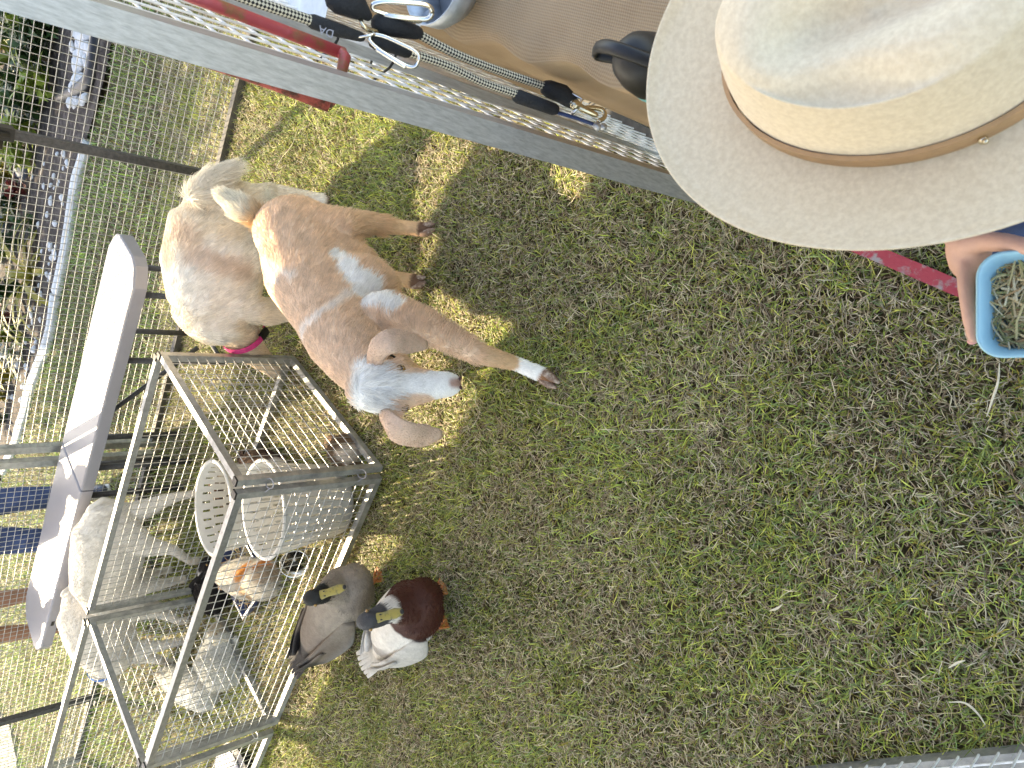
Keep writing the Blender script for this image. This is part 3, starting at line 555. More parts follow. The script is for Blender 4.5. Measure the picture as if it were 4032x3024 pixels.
# ---- white goats behind the pen
def white_goat(label, rump, chest, feet, headpts, base, hgt=.58, tone=(.64, .61, .57)):
    g = thing('goat', label, 'goat', base, 'white clipped goats between bench and pen'); ax = (chest - rump).normalized(); sd = Vector((-ax.y, ax.x, 0)).normalized(); bm = NB()
    tube(bm, [rump - ax * .03, rump, lerp(rump, chest, .5) + Vector((0, 0, -.01)), chest, chest + ax * .05], [(.09, .12), (.12, .15), (.14, .165), (.11, .15), (.08, .11)], 14, up=(0, 0, 1), rounded=True)
    tube(bm, [chest + Vector((0, 0, .02))] + headpts[:2], [(.085, .11), (.062, .075), (.05, .055)], 12, rounded=True); tube(bm, headpts[1:], [(.05, .052), (.04, .042), (.027, .028)][:len(headpts) - 1], 12, rounded=True)
    for i, f in enumerate(feet):
        top = (rump if i < 2 else chest) + sd * (.06 if i % 2 else -.06) + Vector((0, 0, -.02)); kn = lerp(top, f, .5); kn.z = .25; hk = lerp(kn, f, .45) - ax * (.018 if i < 2 else -.005)
        tube(bm, [top, kn, hk, Vector((f.x, f.y, .06)), f], [(.06, .10) if i < 2 else .055, .047, .027, .02, .022], 10, rounded=True)
    m_ = body_mesh(bm, .010, 6, .5); me = m_.copy()
    def colf(P): c = np.tile(np.array(tone), (len(P), 1)) * (.88 + .24 * fbm(P, 14))[:, None]; c = mixc(c, (.55, .46, .36), (1 - sm01(P[:, 2], .0, .24)) * .45); return mixc(c, (.2, .16, .13), 1 - sm01(P[:, 2], .012, .03))
    paint(me, colf); link('body', me, skin_fur, g, smooth=True)
    coat(m_, 15000, lambda P: np.where(P[:, 2] < .03, 0, np.where(P[:, 2] < .25, .008, .016)), lambda P: np.tile(-np.array(ax) * .6 + np.array((0, 0, -.7)), (len(P), 1)), colf, g, .0012, clump=.6); shift_coat(g)
    for sgn in (-1, 1):
        hp = headpts[1] + sd * sgn * .045; ear(g, [hp, hp + sd * sgn * .05 + Vector((0, 0, -.01)), hp + sd * sgn * .07 + Vector((0, 0, -.08))], [.01, .022, .006], [Vector((0, 1, .3)), Vector((0, 1, .3))], (.66, .58, .52))
    bm = NB(); tube(bm, [rump - ax * .10 + Vector((0, 0, .07)), rump - ax * .14 + Vector((0, 0, .02)), rump - ax * .13 + Vector((0, 0, -.03))], [.022, .018, .008], 8, rounded=True); me = body_mesh(bm, .008, 2); paint(me, colf); link('tail', me, skin_fur, g, smooth=True)
    return g
rA = G(420, 2075, .42); cA = rA + Vector((-.30, .07, -.01))
white_goat('white clipped goat with its rump to the bench, standing behind the middle of the pen', rA, cA, [G(800, 1940, .015), G(785, 2205, .015), Vector((-1.0, 4.13, .015)), Vector((-1.02, 3.95, .015))],
           [cA + Vector((-.09, .05, -.08)), cA + Vector((-.15, .08, -.19)), cA + Vector((-.19, .09, -.28)), cA + Vector((-.22, .09, -.35))], (-.75, 3.95, 0))
rB = G(345, 2395, .42); cB = G(415, 2555, .385); hB = [G(400, 2615, .30), G(420, 2660, .24), G(465, 2695, .15), G(490, 2712, .09)]
white_goat('white clipped goat with the blue collar, head lowered at the left end of the bench', rB, cB, [G(640, 2310, .015), G(745, 2440, .015), G(740, 2520, .015), G(690, 2600, .015)], hB, (-1.25, 4.2, 0))
collar(lerp(hB[0], hB[1], .3), (hB[1] - hB[0]), .068, .075, .013, mat('blue_webbing', (.02, .13, .45), .6), 'blue webbing collar round the neck of the lowered white goat')

# ---- small furry animals
def critter(name, label, cat, a, h, L, colf, rad=(.065, .07), headr=.04, ears=None, ear_c=(.3, .2, .15), furL=.02, n=5500, group=None, hd=None, earL=.08):
    "a: rear ground point, h: head ground point"
    a = Vector((a.x, a.y, 0)); h = Vector((h.x, h.y, 0)); ax = (h - a).normalized(); sd = Vector((-ax.y, ax.x, 0)); g = thing(name, label, cat, lerp(a, h, .5), group); bm = NB(); l = (h - a).length
    rz = rad[1]; tube(bm, [a + ax * rad[0] * .9 + Vector((0, 0, rz)), lerp(a, h, .5) + Vector((0, 0, rz * 1.05)), h - ax * headr * 1.5 + Vector((0, 0, rz * .9))], [(rad[0] * .95, rz * .95), (rad[0], rz * 1.03), (rad[0] * .72, rz * .8)], 12, up=(0, 0, 1), rounded=True)
    hc = h - ax * headr * .6 + Vector((0, 0, rz * (1.0 if hd is None else hd))); ball(bm, hc, (headr * 1.25, headr, headr * .95), (ax, sd)); ball(bm, hc + ax * headr * .9 - Vector((0, 0, headr * .2)), headr * .6)
    for q in (.2, .78):
        for sg in (-1, 1): ball(bm, lerp(a, h, q) + sd * sg * rad[0] * .6 + Vector((0, 0, .014)), (.032, .015, .014), (ax, sd))
    m_ = body_mesh(bm, .006, 5, .5); me = m_.copy(); paint(me, colf); link('body', me, skin_fur, g, smooth=True)
    coat(m_, n, lambda P: np.where(P[:, 2] < .02, .004, furL) * np.where(np.linalg.norm(P - np.array(hc), axis=1) < headr * 1.5, .5, 1), lambda P: np.tile(-np.array(ax) + np.array((0, 0, -.3)), (len(P), 1)), colf, g, .0007, .5, clump=.5); shift_coat(g)
    for sg in (-1, 1):
        e0 = hc + sd * sg * headr * .6 + Vector((0, 0, headr * .6)) - ax * headr * .3
        if ears == 'up': pth = [e0, e0 - ax * earL * .5 + Vector((0, 0, earL * .5)) + sd * sg * .01, e0 - ax * earL + Vector((0, 0, earL * .45)) + sd * sg * .015]
        elif ears == 'lop': pth = [e0, e0 + sd * sg * earL * .35, e0 + sd * sg * earL * .45 - Vector((0, 0, earL * .8))]
        else: pth = [e0, e0 + sd * sg * .012 + Vector((0, 0, .006)), e0 + sd * sg * .022 - Vector((0, 0, .006))]
        ear(g, pth, [.008, .016, .004], [ax, ax], ear_c, th=.003)
        eye(g, hc + sd * sg * headr * .86 + ax * headr * .45 + Vector((0, 0, headr * .25)), .0058, iris=(.03, .015, .01), out=sd * sg)
    return g
def blot(base, spots, ns=30, ed=.012):
    def f(P):
        nz = fbm(P, ns); c = np.tile(np.array(base, float), (len(P), 1)) * (.88 + .24 * nz)[:, None]
        for p_, r_, cc_ in spots: c = mixc(c, cc_, 1 - sm01(np.linalg.norm((P - np.array(p_)) * np.array((1, 1, .5)), axis=1) + (nz - .5) * .05, r_ * 1.25 - ed, r_ * 1.25 + ed))
        return c
    return f
A, H_ = G(1125, 2290), G(905, 2235)
critter('rabbit', 'white rabbit with orange and grey patches eating beside the white baskets', 'rabbit', G(1130, 2275, .0), G(930, 2255, .0), .3, blot((.60, .56, .50), [(G(1010, 2210, .11), .04, (.62, .24, .06)), (G(960, 2260, .12), .035, (.60, .27, .08)), (G(1060, 2200, .10), .045, (.10, .075, .06)), (G(1020, 2250, .12), .045, (.36, .29, .23)), (G(1000, 2310, .08), .035, (.45, .33, .22))]), (.085, .075), .046, 'lop', (.45, .28, .16), .028, 8000)
critter('rabbit', 'black rabbit with white nose and collar marks behind the blue tray', 'rabbit', G(905, 2400, 0), G(870, 2215, 0), .3, blot((.022, .018, .018), [(G(855, 2190, .09), .02, (.8, .78, .76)), (G(830, 2260, .06), .028, (.8, .77, .75))]), (.075, .075), .045, 'up', (.02, .018, .018), .014, 6000)
critter('rabbit', 'fluffy white rabbit turned towards the blue tray in the pen', 'rabbit', G(930, 2690, 0), G(915, 2470, 0), .3, blot((.62, .61, .57), [(G(860, 2470, .08), .03, (.45, .38, .28))]), (.10, .085), .045, 'lop', (.70, .62, .50), .034, 9000)
critter('rabbit', 'white rabbit with pale nose facing the bench, at the edge of the pen', 'rabbit', G(880, 2730, 0), G(700, 2640, 0), .3, blot((.60, .60, .58), []), (.08, .075), .045, 'up', (.62, .54, .46), .026, 6000)
critter('guinea_pig', 'brown guinea pig sitting against the end panel next to the tan goat', 'guinea pig', G(1440, 1790, 0), G(1350, 1745, 0), .2, blot((.19, .13, .085), [(G(1370, 1790, .07), .03, (.62, .56, .50)), (G(1440, 1800, .05), .03, (.04, .025, .02))]), (.06, .055), .038, None, (.22, .13, .09), .018, 4500)
critter('guinea_pig', 'dark brown and white guinea pig behind the near corner post', 'guinea pig', G(1150, 1850, 0), G(1010, 1800, 0), .25, blot((.06, .035, .025), [(G(1110, 1850, .06), .06, (.70, .66, .62))]), (.062, .06), .04, None, (.05, .03, .02), .02, 4500)
critter('rabbit', 'brown rabbit mostly hidden behind the tall white baskets', 'rabbit', G(960, 1975, 0), G(960, 1850, 0), .28, blot((.24, .16, .10), [(G(900, 1950, .10), .05, (.08, .055, .045))]), (.07, .08), .042, 'up', (.16, .1, .07), .02, 4500)

# ---- ducks
def duck(label, breast, tailp, head, bill, cols, base, feetpts, curl=0):
    body_f, headc = cols; g = thing('duck', label, 'duck', base); bm = NB(); ax = (breast - tailp).normalized(); axh = Vector((ax.x, ax.y, 0)).normalized(); sd = Vector((-axh.y, axh.x, 0))
    tube(bm, [breast + ax * .03, breast, lerp(breast, tailp, .35), lerp(breast, tailp, .65), lerp(breast, tailp, .88)], [(.075, .075), (.098, .098), (.102, .095), (.078, .07), (.042, .03)], 16, up=(0, 0, 1), rounded=True)
    nb = breast + Vector((0, 0, .06)) + ax * .02; nm = lerp(nb, head, .5) + axh * .012; tube(bm, [nb, nm, head - Vector((0, 0, .02))], [(.065, .065), (.036, .038), (.030, .031)], 12, rounded=True)
    bd = (bill - head).normalized(); bh = Vector((bd.x, bd.y, 0)).normalized(); ball(bm, head, (.040, .029, .032), (bd, Vector((-bh.y, bh.x, 0))))
    m_ = body_mesh(bm, .006, 6, .5); mc_ = m_.copy(); paint(m_, body_f); link('body', m_, feather_m, g, smooth=True)
    hn_ = np.array(head); coat(mc_, 5200, lambda P: np.where(np.linalg.norm(P - hn_, axis=1) < .055, .004, .013), lambda P: np.where((np.linalg.norm(P - hn_, axis=1) < .09)[:, None], np.array((0, 0, -1.0)), np.array(tailp - breast)), body_f, g, .0013, .16, clump=.15, name='plumage'); shift_coat(g)
    # wings and their feathers
    for sg in (-1, 1):
        w = ribbon('wing', [lerp(breast, tailp, .12) + sd * sg * .092 + Vector((0, 0, .02)), lerp(breast, tailp, .4) + sd * sg * .101 + Vector((0, 0, .012)), lerp(breast, tailp, .75) + sd * sg * .072 + Vector((0, 0, .018)), lerp(breast, tailp, 1.0) + sd * sg * .026 + Vector((0, 0, .03))], [.022, .058, .047, .010], [Vector((0, 0, 1)) + sd * -sg * .45] * 2, .011, feather_m, g)
        b_ = np.array(base_of(g)); paint(w.data, lambda P: body_f(P + b_) * (.86 + .1 * sg))
        for q in range(5):
            z_ = .045 - q * .012; f_ = ribbon('feather', [lerp(breast, tailp, .55) + sd * sg * (.094 - .002 * q) + Vector((0, 0, z_)), lerp(breast, tailp, .85) + sd * sg * (.066) + Vector((0, 0, z_ * .9)), lerp(breast, tailp, 1.06 - .03 * q) + sd * sg * .03 + Vector((0, 0, .03 + z_ * .3))], [.008, .013, .004], [Vector((0, 0, 1)) + sd * -sg * .4] * 2, .0035, feather_m, w, n=8)
            paint(f_.data, lambda P: body_f(P + b_) * (.62 + .09 * q))
    for q in range(6):
        o_ = (q - 2.5) * .011; f_ = ribbon('tail_feather', [lerp(breast, tailp, .8) + sd * o_ * .6 + Vector((0, 0, .012)), lerp(breast, tailp, 1.0) + sd * o_ * 1.2 + Vector((0, 0, .012)), lerp(breast, tailp, 1.2 - abs(q - 2.5) * .02) + sd * o_ * 1.6 + Vector((0, 0, .02 + curl))], [.010, .014, .006], [sd, sd], .0025, feather_m, g, n=8)
        b_ = np.array(base_of(g)); paint(f_.data, lambda P: body_f(P + b_))
    # bill
    bs = Vector((-bh.y, bh.x, 0)); bn_ = bs.cross(bd); bn_ = bn_ if bn_.z > 0 else -bn_; bm = NB(); B0 = head + bd * .022; ln = (bill - B0).length
    tube(bm, [B0, B0 + bd * ln * .35 - bn_ * .002, B0 + bd * ln * .75 - bn_ * .003, B0 + bd * ln * .97 - bn_ * .004], [(.0165, .014), (.0125, .0090), (.0155, .0062), (.010, .004)], 14, up=bn_, rounded=True)
    bl_ = obj('bill', bm, mat('yellow_olive_bill', (.27, .22, .05), .45, 0, 70, .25, col2=(.10, .10, .04), lo=.5, hi=.68), g, smooth=True)
    bm = NB(); ball(bm, bill - bn_ * .001, (.007, .008, .0045), (bd, bs)); obj('bill_tip', bm, black_pl, bl_, smooth=True)
    for sg in (-1, 1):
        bm = NB(); ball(bm, B0 + bd * ln * .28 + bs * sg * .0075 + bn_ * .0085, (.004, .0022, .0018), (bd, bs)); obj('nostril', bm, black_pl, bl_)
        eye(g, head + bs * sg * .027 + bd * .008 + bn_ * .010, .0055, iris=(.02, .012, .01), out=bs * sg)
    om = mat('orange_webbed_foot', (.62, .20, .05), .55, 0, 60, .2, .3, 300)
    for f in feetpts:
        bm = NB(); f = Vector((f.x, f.y, .006)); tp = Vector((lerp(breast, tailp, .3).x, lerp(breast, tailp, .3).y, breast.z - .05)); tube(bm, [tp, Vector((f.x, f.y, .03)) - axh * .01, f], [.014, .008, .008], 8)
        v0 = bm.verts.new(f - axh * .01 + Vector((0, 0, .006))); tips = []
        for q in (-1, 0, 1):
            tp_ = f + axh * .062 * (1 if q == 0 else .85) + sd * q * .030; tube(bm, [f, lerp(f, tp_, .5) + Vector((0, 0, .006)), tp_], [.006, .0045, .0025], 6); tips.append(bm.verts.new(tp_ + Vector((0, 0, .001))))
        bm.faces.new((v0, tips[0], tips[1])); bm.faces.new((v0, tips[1], tips[2])); obj('foot', bm, om, g)
    return g
d1b, d1t, d1h, d1l = G(1375, 2320, .14), G(1195, 2590, .12), G(1235, 2352, .33), G(1355, 2312, .285)
def d1col(P):
    nz = fbm(P, 60); s = (P - np.array(d1b)) @ np.array((d1t - d1b).normalized()); c = np.tile(np.array((.25, .21, .17)), (len(P), 1)) * (.8 + .4 * nz)[:, None]
    c = mixc(c, (.12, .085, .065), sm01(s, .10, .22) * .65); c = mixc(c, (.018, .014, .014), sm01(s, .33, .37)); c = mixc(c, (.30, .29, .29), (sm01(s, .05, .15) * (1 - sm01(P[:, 2], .10, .14)) * .7))
    return mixc(c, (.010, .011, .012), 1 - sm01(np.linalg.norm(P - np.array(d1h), axis=1) + (nz - .5) * .012, .055, .064))
duck('grey-brown duck with a black head and yellow bill standing against the pen mesh', d1b, d1t, d1h, d1l, (d1col, None), (-.85, 2.4, 0), [G(1480, 2290), G(1440, 2440)])
d2b, d2t, d2h, d2l = G(1640, 2385, .145), G(1485, 2580, .14), G(1450, 2443, .345), G(1582, 2408, .295)
d2s = Vector((-(d2t - d2b).y, (d2t - d2b).x, 0)).normalized()
def d2col(P):
    nz = fbm(P, 60); s = (P - np.array(d2b)) @ np.array((d2t - d2b).normalized()); c = np.tile(np.array((.62, .585, .54)), (len(P), 1)) * (.84 + .3 * nz)[:, None]
    c = mixc(c, (.20, .17, .15), sm01(fbm(P + 5, 16), .52, .62) * sm01(s, .12, .2) * .8)
    ch = (1 - sm01(s + (nz - .5) * .012, .035, .045)) * (1 - sm01(P[:, 2], .25, .27)); c = mixc(c, (.052, .014, .008), ch)
    return mixc(c, (.05, .05, .055), 1 - sm01(np.linalg.norm(P - np.array(d2h), axis=1), .060, .068))
duck('white duck with a chestnut breast, grey head and orange feet on the grass', d2b, d2t, d2h, d2l, (d2col, None), (-.80, 1.98, 0), [G(1725, 2340), G(1730, 2470)], curl=.02)

# ------------------------------------------------------------------ pen furniture
def basket(c, r0, r1, h, label):
    c = Vector((c[0], c[1], .012)); t = thing('laundry_basket', label, 'basket', c); bm = NB(); nc, rows = 120, 31; vs = []
    for j in range(rows + 1):
        f = j / rows; rr = r0 + (r1 - r0) * f ** .8; vs.append([bm.verts.new(c + Vector((math.cos(2 * math.pi * i / nc) * rr, math.sin(2 * math.pi * i / nc) * rr * .86, h * f))) for i in range(nc)])
    for j in range(rows):
        band = (j % 5 == 0) or j >= rows - 2
        for i in range(nc):
            if not band and (i % 4 == (j // 5) % 4) : continue
            bm.faces.new((vs[j][i], vs[j][(i + 1) % nc], vs[j + 1][(i + 1) % nc], vs[j + 1][i]))
    bm.faces.new(list(reversed(vs[0]))); o = obj('slotted_wall', bm, basket_m, t); m_ = o.modifiers.new('s', 'SOLIDIFY'); m_.thickness = .0028
    bm = NB(); tube(bm, [c + Vector((math.cos(a) * r1 * 1.03, math.sin(a) * r1 * .89, h)) for a in [k * math.pi / 24 for k in range(49)]], [(.0085, .006)] * 49, 8, up=(0, 0, 1)); obj('rim', bm, basket_m, t, smooth=True)
basket((-.455, 2.535), .130, .172, .31, 'tall white slotted laundry basket nearest the pen corner post')
basket((-.49, 2.90), .13, .18, .33, 'white slotted laundry basket standing behind the first one')
bp_ = G(1160, 2215, .05)
bm = NB(); axb = Vector((-.2, -.9, .5)).normalized(); s_, u_ = frame_of(axb)
prof = [(.0, 0), (.035, .0), (.048, .012), (.056, .035), (.060, .036)]; rings = []
for r_q, z_q in prof[1:]: rings.append([bm.verts.new(bp_ - axb * .02 + axb * z_q + s_ * math.cos(a) * r_q + u_ * math.sin(a) * r_q) for a in [k * math.pi / 14 for k in range(28)]])
bm.faces.new(rings[0])
for i in range(3):
    for j in range(28): bm.faces.new((rings[i][j], rings[i][(j + 1) % 28], rings[i + 1][(j + 1) % 28], rings[i + 1][j]))
o = obj('steel_bowl', bm, steel, base=bp_, smooth=True); tag(o, 'small shiny steel bowl tipped on its side against the white basket', 'bowl'); m_ = o.modifiers.new('s', 'SOLIDIFY'); m_.thickness = .0012
# blue tray with hay
Ct, E1, E2 = G(955, 2440, .06), G(1040, 2315, .06), G(880, 2290, .06); tx = (E1 - Ct); ty = (E2 - Ct); tyl = .34; ty = ty.normalized() * tyl; txl = tx.length * 1.15; tx = tx.normalized() * txl
bm = NB(); bluetray = mat('dark_blue_plastic', (.035, .06, .16), .35); Zt = Vector((0, 0, .052))
q = [Ct, Ct + tx, Ct + tx + ty, Ct + ty]; cen = (q[0] + q[2]) / 2
lo_ = [lerp(p_, cen, .14) - Zt for p_ in q]; hi_ = q; inn = [lerp(p_, cen, .07) for p_ in q]; il = [lerp(p_, cen, .18) - Zt * .9 for p_ in q]
Vs = [[bm.verts.new(p_) for p_ in s_] for s_ in (lo_, hi_, inn, il)]
for a_, b_ in ((0, 1), (1, 2), (2, 3)):
    for i in range(4): bm.faces.new((Vs[a_][i], Vs[a_][(i + 1) % 4], Vs[b_][(i + 1) % 4], Vs[b_][i]))
bm.faces.new(Vs[3]); bm.faces.new(list(reversed(Vs[0]))); tag(obj('feed_tray', bm, bluetray, base=(cen.x, cen.y, 0)), 'dark blue plastic feed tray holding hay in the pen', 'tray')
def straws(name, c, ex, ey, n, L, zr, cols, label, r=.0009, base=None, cat='hay'):
    bm = NB(); lay = bm.verts.layers.float_color.new('col')
    for i in range(n):
        p = Vector(c) + Vector(ex) * random.uniform(-.5, .5) + Vector(ey) * random.uniform(-.5, .5) + Vector((0, 0, random.uniform(0, zr))); a = random.uniform(0, 6.28); l = L * random.uniform(.4, 1.2); d = Vector((math.cos(a), math.sin(a), random.uniform(-.35, .35))) * l / 2
        k = len(bm.verts); b_ = Vector((random.uniform(-.2, .2), random.uniform(-.2, .2), random.uniform(0, .25))) * l; tube(bm, [p - d, p + b_ * .5, p + d], [(r * random.uniform(.8, 2.4), r)] * 3, 4); bm.verts.ensure_lookup_table(); cc = random.choice(cols); f = random.uniform(.7, 1.2)
        for v in bm.verts[k:]: v[lay] = (cc[0] * f, cc[1] * f, cc[2] * f, 1)
    o = obj(name, bm, mat('dry_hay', (1, 1, 1), .7, attr=True), base=base or c); return tag(o, label, cat, kind='stuff')
HAY = [(.60, .46, .24), (.50, .42, .20), (.34, .33, .13), (.70, .60, .38), (.42, .26, .12)]
straws('hay', cen - Zt * .8, tx * .75, ty * .75, 420, .05, .045, HAY, 'loose hay filling the dark blue feed tray')
# white tub in the second pen
tc_ = G(950, 3010); bm = NB(); tc_ = Vector((tc_.x, tc_.y, 0)) + Vector((-.06, .02, 0))
for i in range(1): tube(bm, [tc_ + Vector((0, 0, .0)), tc_ + Vector((0, 0, .055)), tc_ + Vector((0, 0, .058))], [.12, .14, .13], 32)
wt = thing('lidded_tub', 'white lidded tub with dark base in the second pen at the lower edge', 'tub', tc_)
obj('lid', bm, white_pl, wt); bm = NB(); tube(bm, [tc_ + Vector((.03, -.04, .0)), tc_ + Vector((.03, -.04, .05))], [.14, .15], 28); obj('base', bm, black_pl, wt)

# ------------------------------------------------------------------ people
def tubeb(bm, pts, r, n=12): tube(bm, pts, r, n, rounded=True)
def person(label, pos, face, feet, hgt=1.72, skin=(.55, .33, .24), top=('shirt', (.3, .3, .35)), legs='jeans', legc=denim, shoec=(.05, .06, .09), lean=.0, arms=None, hair=(.06, .04, .03), toes=None):
    k = hgt / 1.72; P = Vector((pos[0], pos[1], 0)); f = Vector((face[0], face[1], 0)).normalized(); s = Vector((-f.y, f.x, 0)); t = thing('person', label, 'person', P); Z = lambda z: Vector((0, 0, z * k))
    hip = P + Z(.90); sh = P + f * lean + Z(1.40); nkk = P + f * lean * 1.1 + Z(1.50); hd_ = P + f * (lean * 1.2 + .02) + Z(1.62)
    skm = mat('skin_%02d' % int(skin[0] * 100), skin, .5, 0, 18, .08, .15, 300, spec=.4)
    def legpath(sg, ft): return [hip + s * sg * .09 * k + Z(.02), lerp(hip + s * sg * .10 * k, ft, .5) + f * .015, Vector((ft.x, ft.y, .10 * k))]
    bm = NB()
    tubeb(bm, [hip, lerp(hip, sh, .5), sh - Z(.08)], [(.15 * k, .105 * k), (.135 * k, .10 * k), (.17 * k, .10 * k)]); tubeb(bm, [sh - Z(.05), nkk], [.055 * k, .05 * k])
    ball(bm, hd_, (.075 * k, .095 * k, .115 * k), (s, f)); ball(bm, hd_ + f * .092 * k - Z(.01), .016 * k); ball(bm, hd_ - Z(.075) + f * .045 * k, .04 * k)
    for sg in (-1, 1): ball(bm, hd_ + s * sg * .077 * k, (.012 * k, .02 * k, .03 * k), (s, f))
    for i, sg in enumerate((-1, 1)):
        ft = feet[i]; tubeb(bm, legpath(sg, ft), [.082 * k, .058 * k, .036 * k]); ball(bm, Vector((ft.x, ft.y, .045 * k)) + f * .05 * k, (.042 * k, .11 * k, .04 * k), (s, f))
        a0 = sh + s * sg * .17 * k - Z(.06); el, wr = arms[i] if arms else (a0 + s * sg * .03 - Z(.28) - f * .01, a0 + s * sg * .03 - Z(.50) + f * .06)
        tubeb(bm, [a0, lerp(a0, el, .5), el, lerp(el, wr, .5), wr], [.048 * k, .043 * k, .037 * k, .034 * k, .024 * k])
        if not (arms and len(arms) > 2 and arms[2] == i):
            hd2 = (wr - el).normalized(); ball(bm, wr + hd2 * .045 * k, (.02 * k, .04 * k, .045 * k), (s, f))
            for q in range(4): tubeb(bm, [wr + hd2 * .07 * k + f * (q - 1.5) * .018 * k, wr + hd2 * (.10 - .004 * abs(q - 1)) * k + f * (q - 1.5) * .019 * k, wr + hd2 * (.135 - .012 * abs(q - 1)) * k + f * (q - 1.5) * .019 * k - s * sg * .015], [.0085 * k] * 3, 8)
            tubeb(bm, [wr + hd2 * .02 * k + f * .02 * k, wr + hd2 * .06 * k + f * .045 * k, wr + hd2 * .085 * k + f * .05 * k], [.011 * k, .0095 * k, .008 * k], 8)
    me = body_mesh(bm, .0075 if k < .8 else .011, 4, .5); link('body', me, skm, t, smooth=True)
    # clothes
    bm = NB(); tubeb(bm, [hip - Z(.10), lerp(hip, sh, .5), sh - Z(.07)], [(.175 * k, .13 * k), (.16 * k, .125 * k), (.19 * k, .12 * k)], 16)
    for i, sg in enumerate((-1, 1)):
        a0 = sh + s * sg * .16 * k - Z(.06); el, wr = arms[i] if arms else (a0 + s * sg * .03 - Z(.28) - f * .01, a0 + s * sg * .03 - Z(.50) + f * .06)
        tube(bm, [a0, lerp(a0, el, .55), lerp(a0, el, .98)], [.062 * k, .056 * k, .052 * k], 12)
    link(top[0], body_mesh(bm, .008 if k < .8 else .012, 3), mat('cloth_' + top[0] + str(int(top[1][0] * 1000)), top[1], .9, 0, 6, .2, .3, 300), t, smooth=True)
    bm = NB(); tubeb(bm, [hip + Z(.04), hip - Z(.06)], [(.17 * k, .125 * k), (.17 * k, .125 * k)], 14)
    for i, sg in enumerate((-1, 1)):
        lp = legpath(sg, feet[i]); e = 1.0 if legs == 'jeans' else .42
        pts = [lp[0], lerp(lp[0], lp[1], .6)] + ([lp[1], lerp(lp[1], lp[2], .6), lp[2]] if legs == 'jeans' else [lerp(lp[0], lp[1], .85)])
        tube(bm, pts, [.104 * k, .094 * k] + ([.078 * k, .066 * k, .066 * k] if legs == 'jeans' else [.098 * k]), 14)
    link('jeans' if legs == 'jeans' else 'shorts', body_mesh(bm, .008 if k < .8 else .012, 3), legc, t, smooth=True)
    sm_ = mat('shoe_%d' % int(shoec[1] * 1000), shoec, .5, 0, 40, .25)
    for ft in feet:
        bm = NB(); fp = Vector((ft.x, ft.y, 0)) + f * .05 * k; ball(bm, fp + Z(.045), (.048 * k, .135 * k, .045 * k), (s, f)); ball(bm, fp - f * .07 * k + Z(.065), (.043 * k, .055 * k, .06 * k), (s, f)); sh_ = link('shoe', body_mesh(bm, .008, 3), sm_, t, smooth=True)
        bm = NB(); tube(bm, [fp - f * .10 * k + Z(.012), fp + Z(.010), fp + f * .10 * k + Z(.012)], [(.042 * k, .012), (.045 * k, .012), (.035 * k, .012)], 10, up=(0, 0, 1), rounded=True); obj('sole', bm, mat('pale_rubber', (.55, .55, .53), .6), sh_)
        bm = NB()
        for q in range(3): tube(bm, [fp + f * (.02 + q * .022) * k - s * .025 * k + Z(.088 - q * .008), fp + f * (.02 + q * .022) * k + s * .025 * k + Z(.088 - q * .008)], .003, 5)
        obj('laces', bm, MATS['pale_rubber'], sh_)
    bm = NB(); ball(bm, hd_ + Z(.02) - f * .018 * k, (.085 * k, .098 * k, .115 * k), (s, f)); link('hair', body_mesh(bm, .010, 2), mat('hair_%d' % int(hair[0] * 1000), hair, .55, 0, 60, .4, .8, 150), t, smooth=True)
    for sg in (-1, 1):
        bm = NB(); ball(bm, hd_ + f * .085 * k + s * sg * .03 * k + Z(.01), .011 * k); obj('eye', bm, eye_m, t, smooth=True)
    bm = NB(); tube(bm, [hd_ + f * .088 * k - Z(.055) + s * q_ * k for q_ in (-.022, 0, .022)], .004 * k, 6); obj('mouth', bm, mat('lips', (.45, .16, .14), .5), t)
    return t
person('person in blue jeans and dark shoes standing outside the tall fence', (-.82, 5.48), (.25, -1), [G(420, 2120) , G(405, 1940)], 1.74, shoec=(.03, .04, .07), top=('jacket', (.08, .10, .16)), lean=.08)
person('person with bare tanned legs and grey sneakers outside the tall fence', (-1.50, 5.78), (.2, -1), [G(322, 2455), G(318, 2305)], 1.66, skin=(.30, .15, .10), legs='shorts', legc=mat('dark_shorts', (.05, .05, .06), .9), shoec=(.10, .17, .18), top=('shirt', (.45, .42, .40)), lean=.05)
# the child under the hat
face = Vector((-1, .25, 0)); HCn = Vector((.262, .235, .955))
wrist = Vector((.176, .232, .627)); elb = Vector((.275, .345, .60))
ch = person('child in denim under the felt hat, holding out a blue feed bowl', (.285, .225), (-1, .12), [Vector((.25, .30, 0)), Vector((.25, .15, 0))], 1.05, skin=(.60, .35, .26), top=('denim_jacket', (.04, .07, .17)),
            arms=[(elb, wrist), (Vector((.28, .10, .60)), Vector((.20, .06, .60))), 0], lean=-.01, hair=(.16, .09, .045))
def ground_fix(o): pass
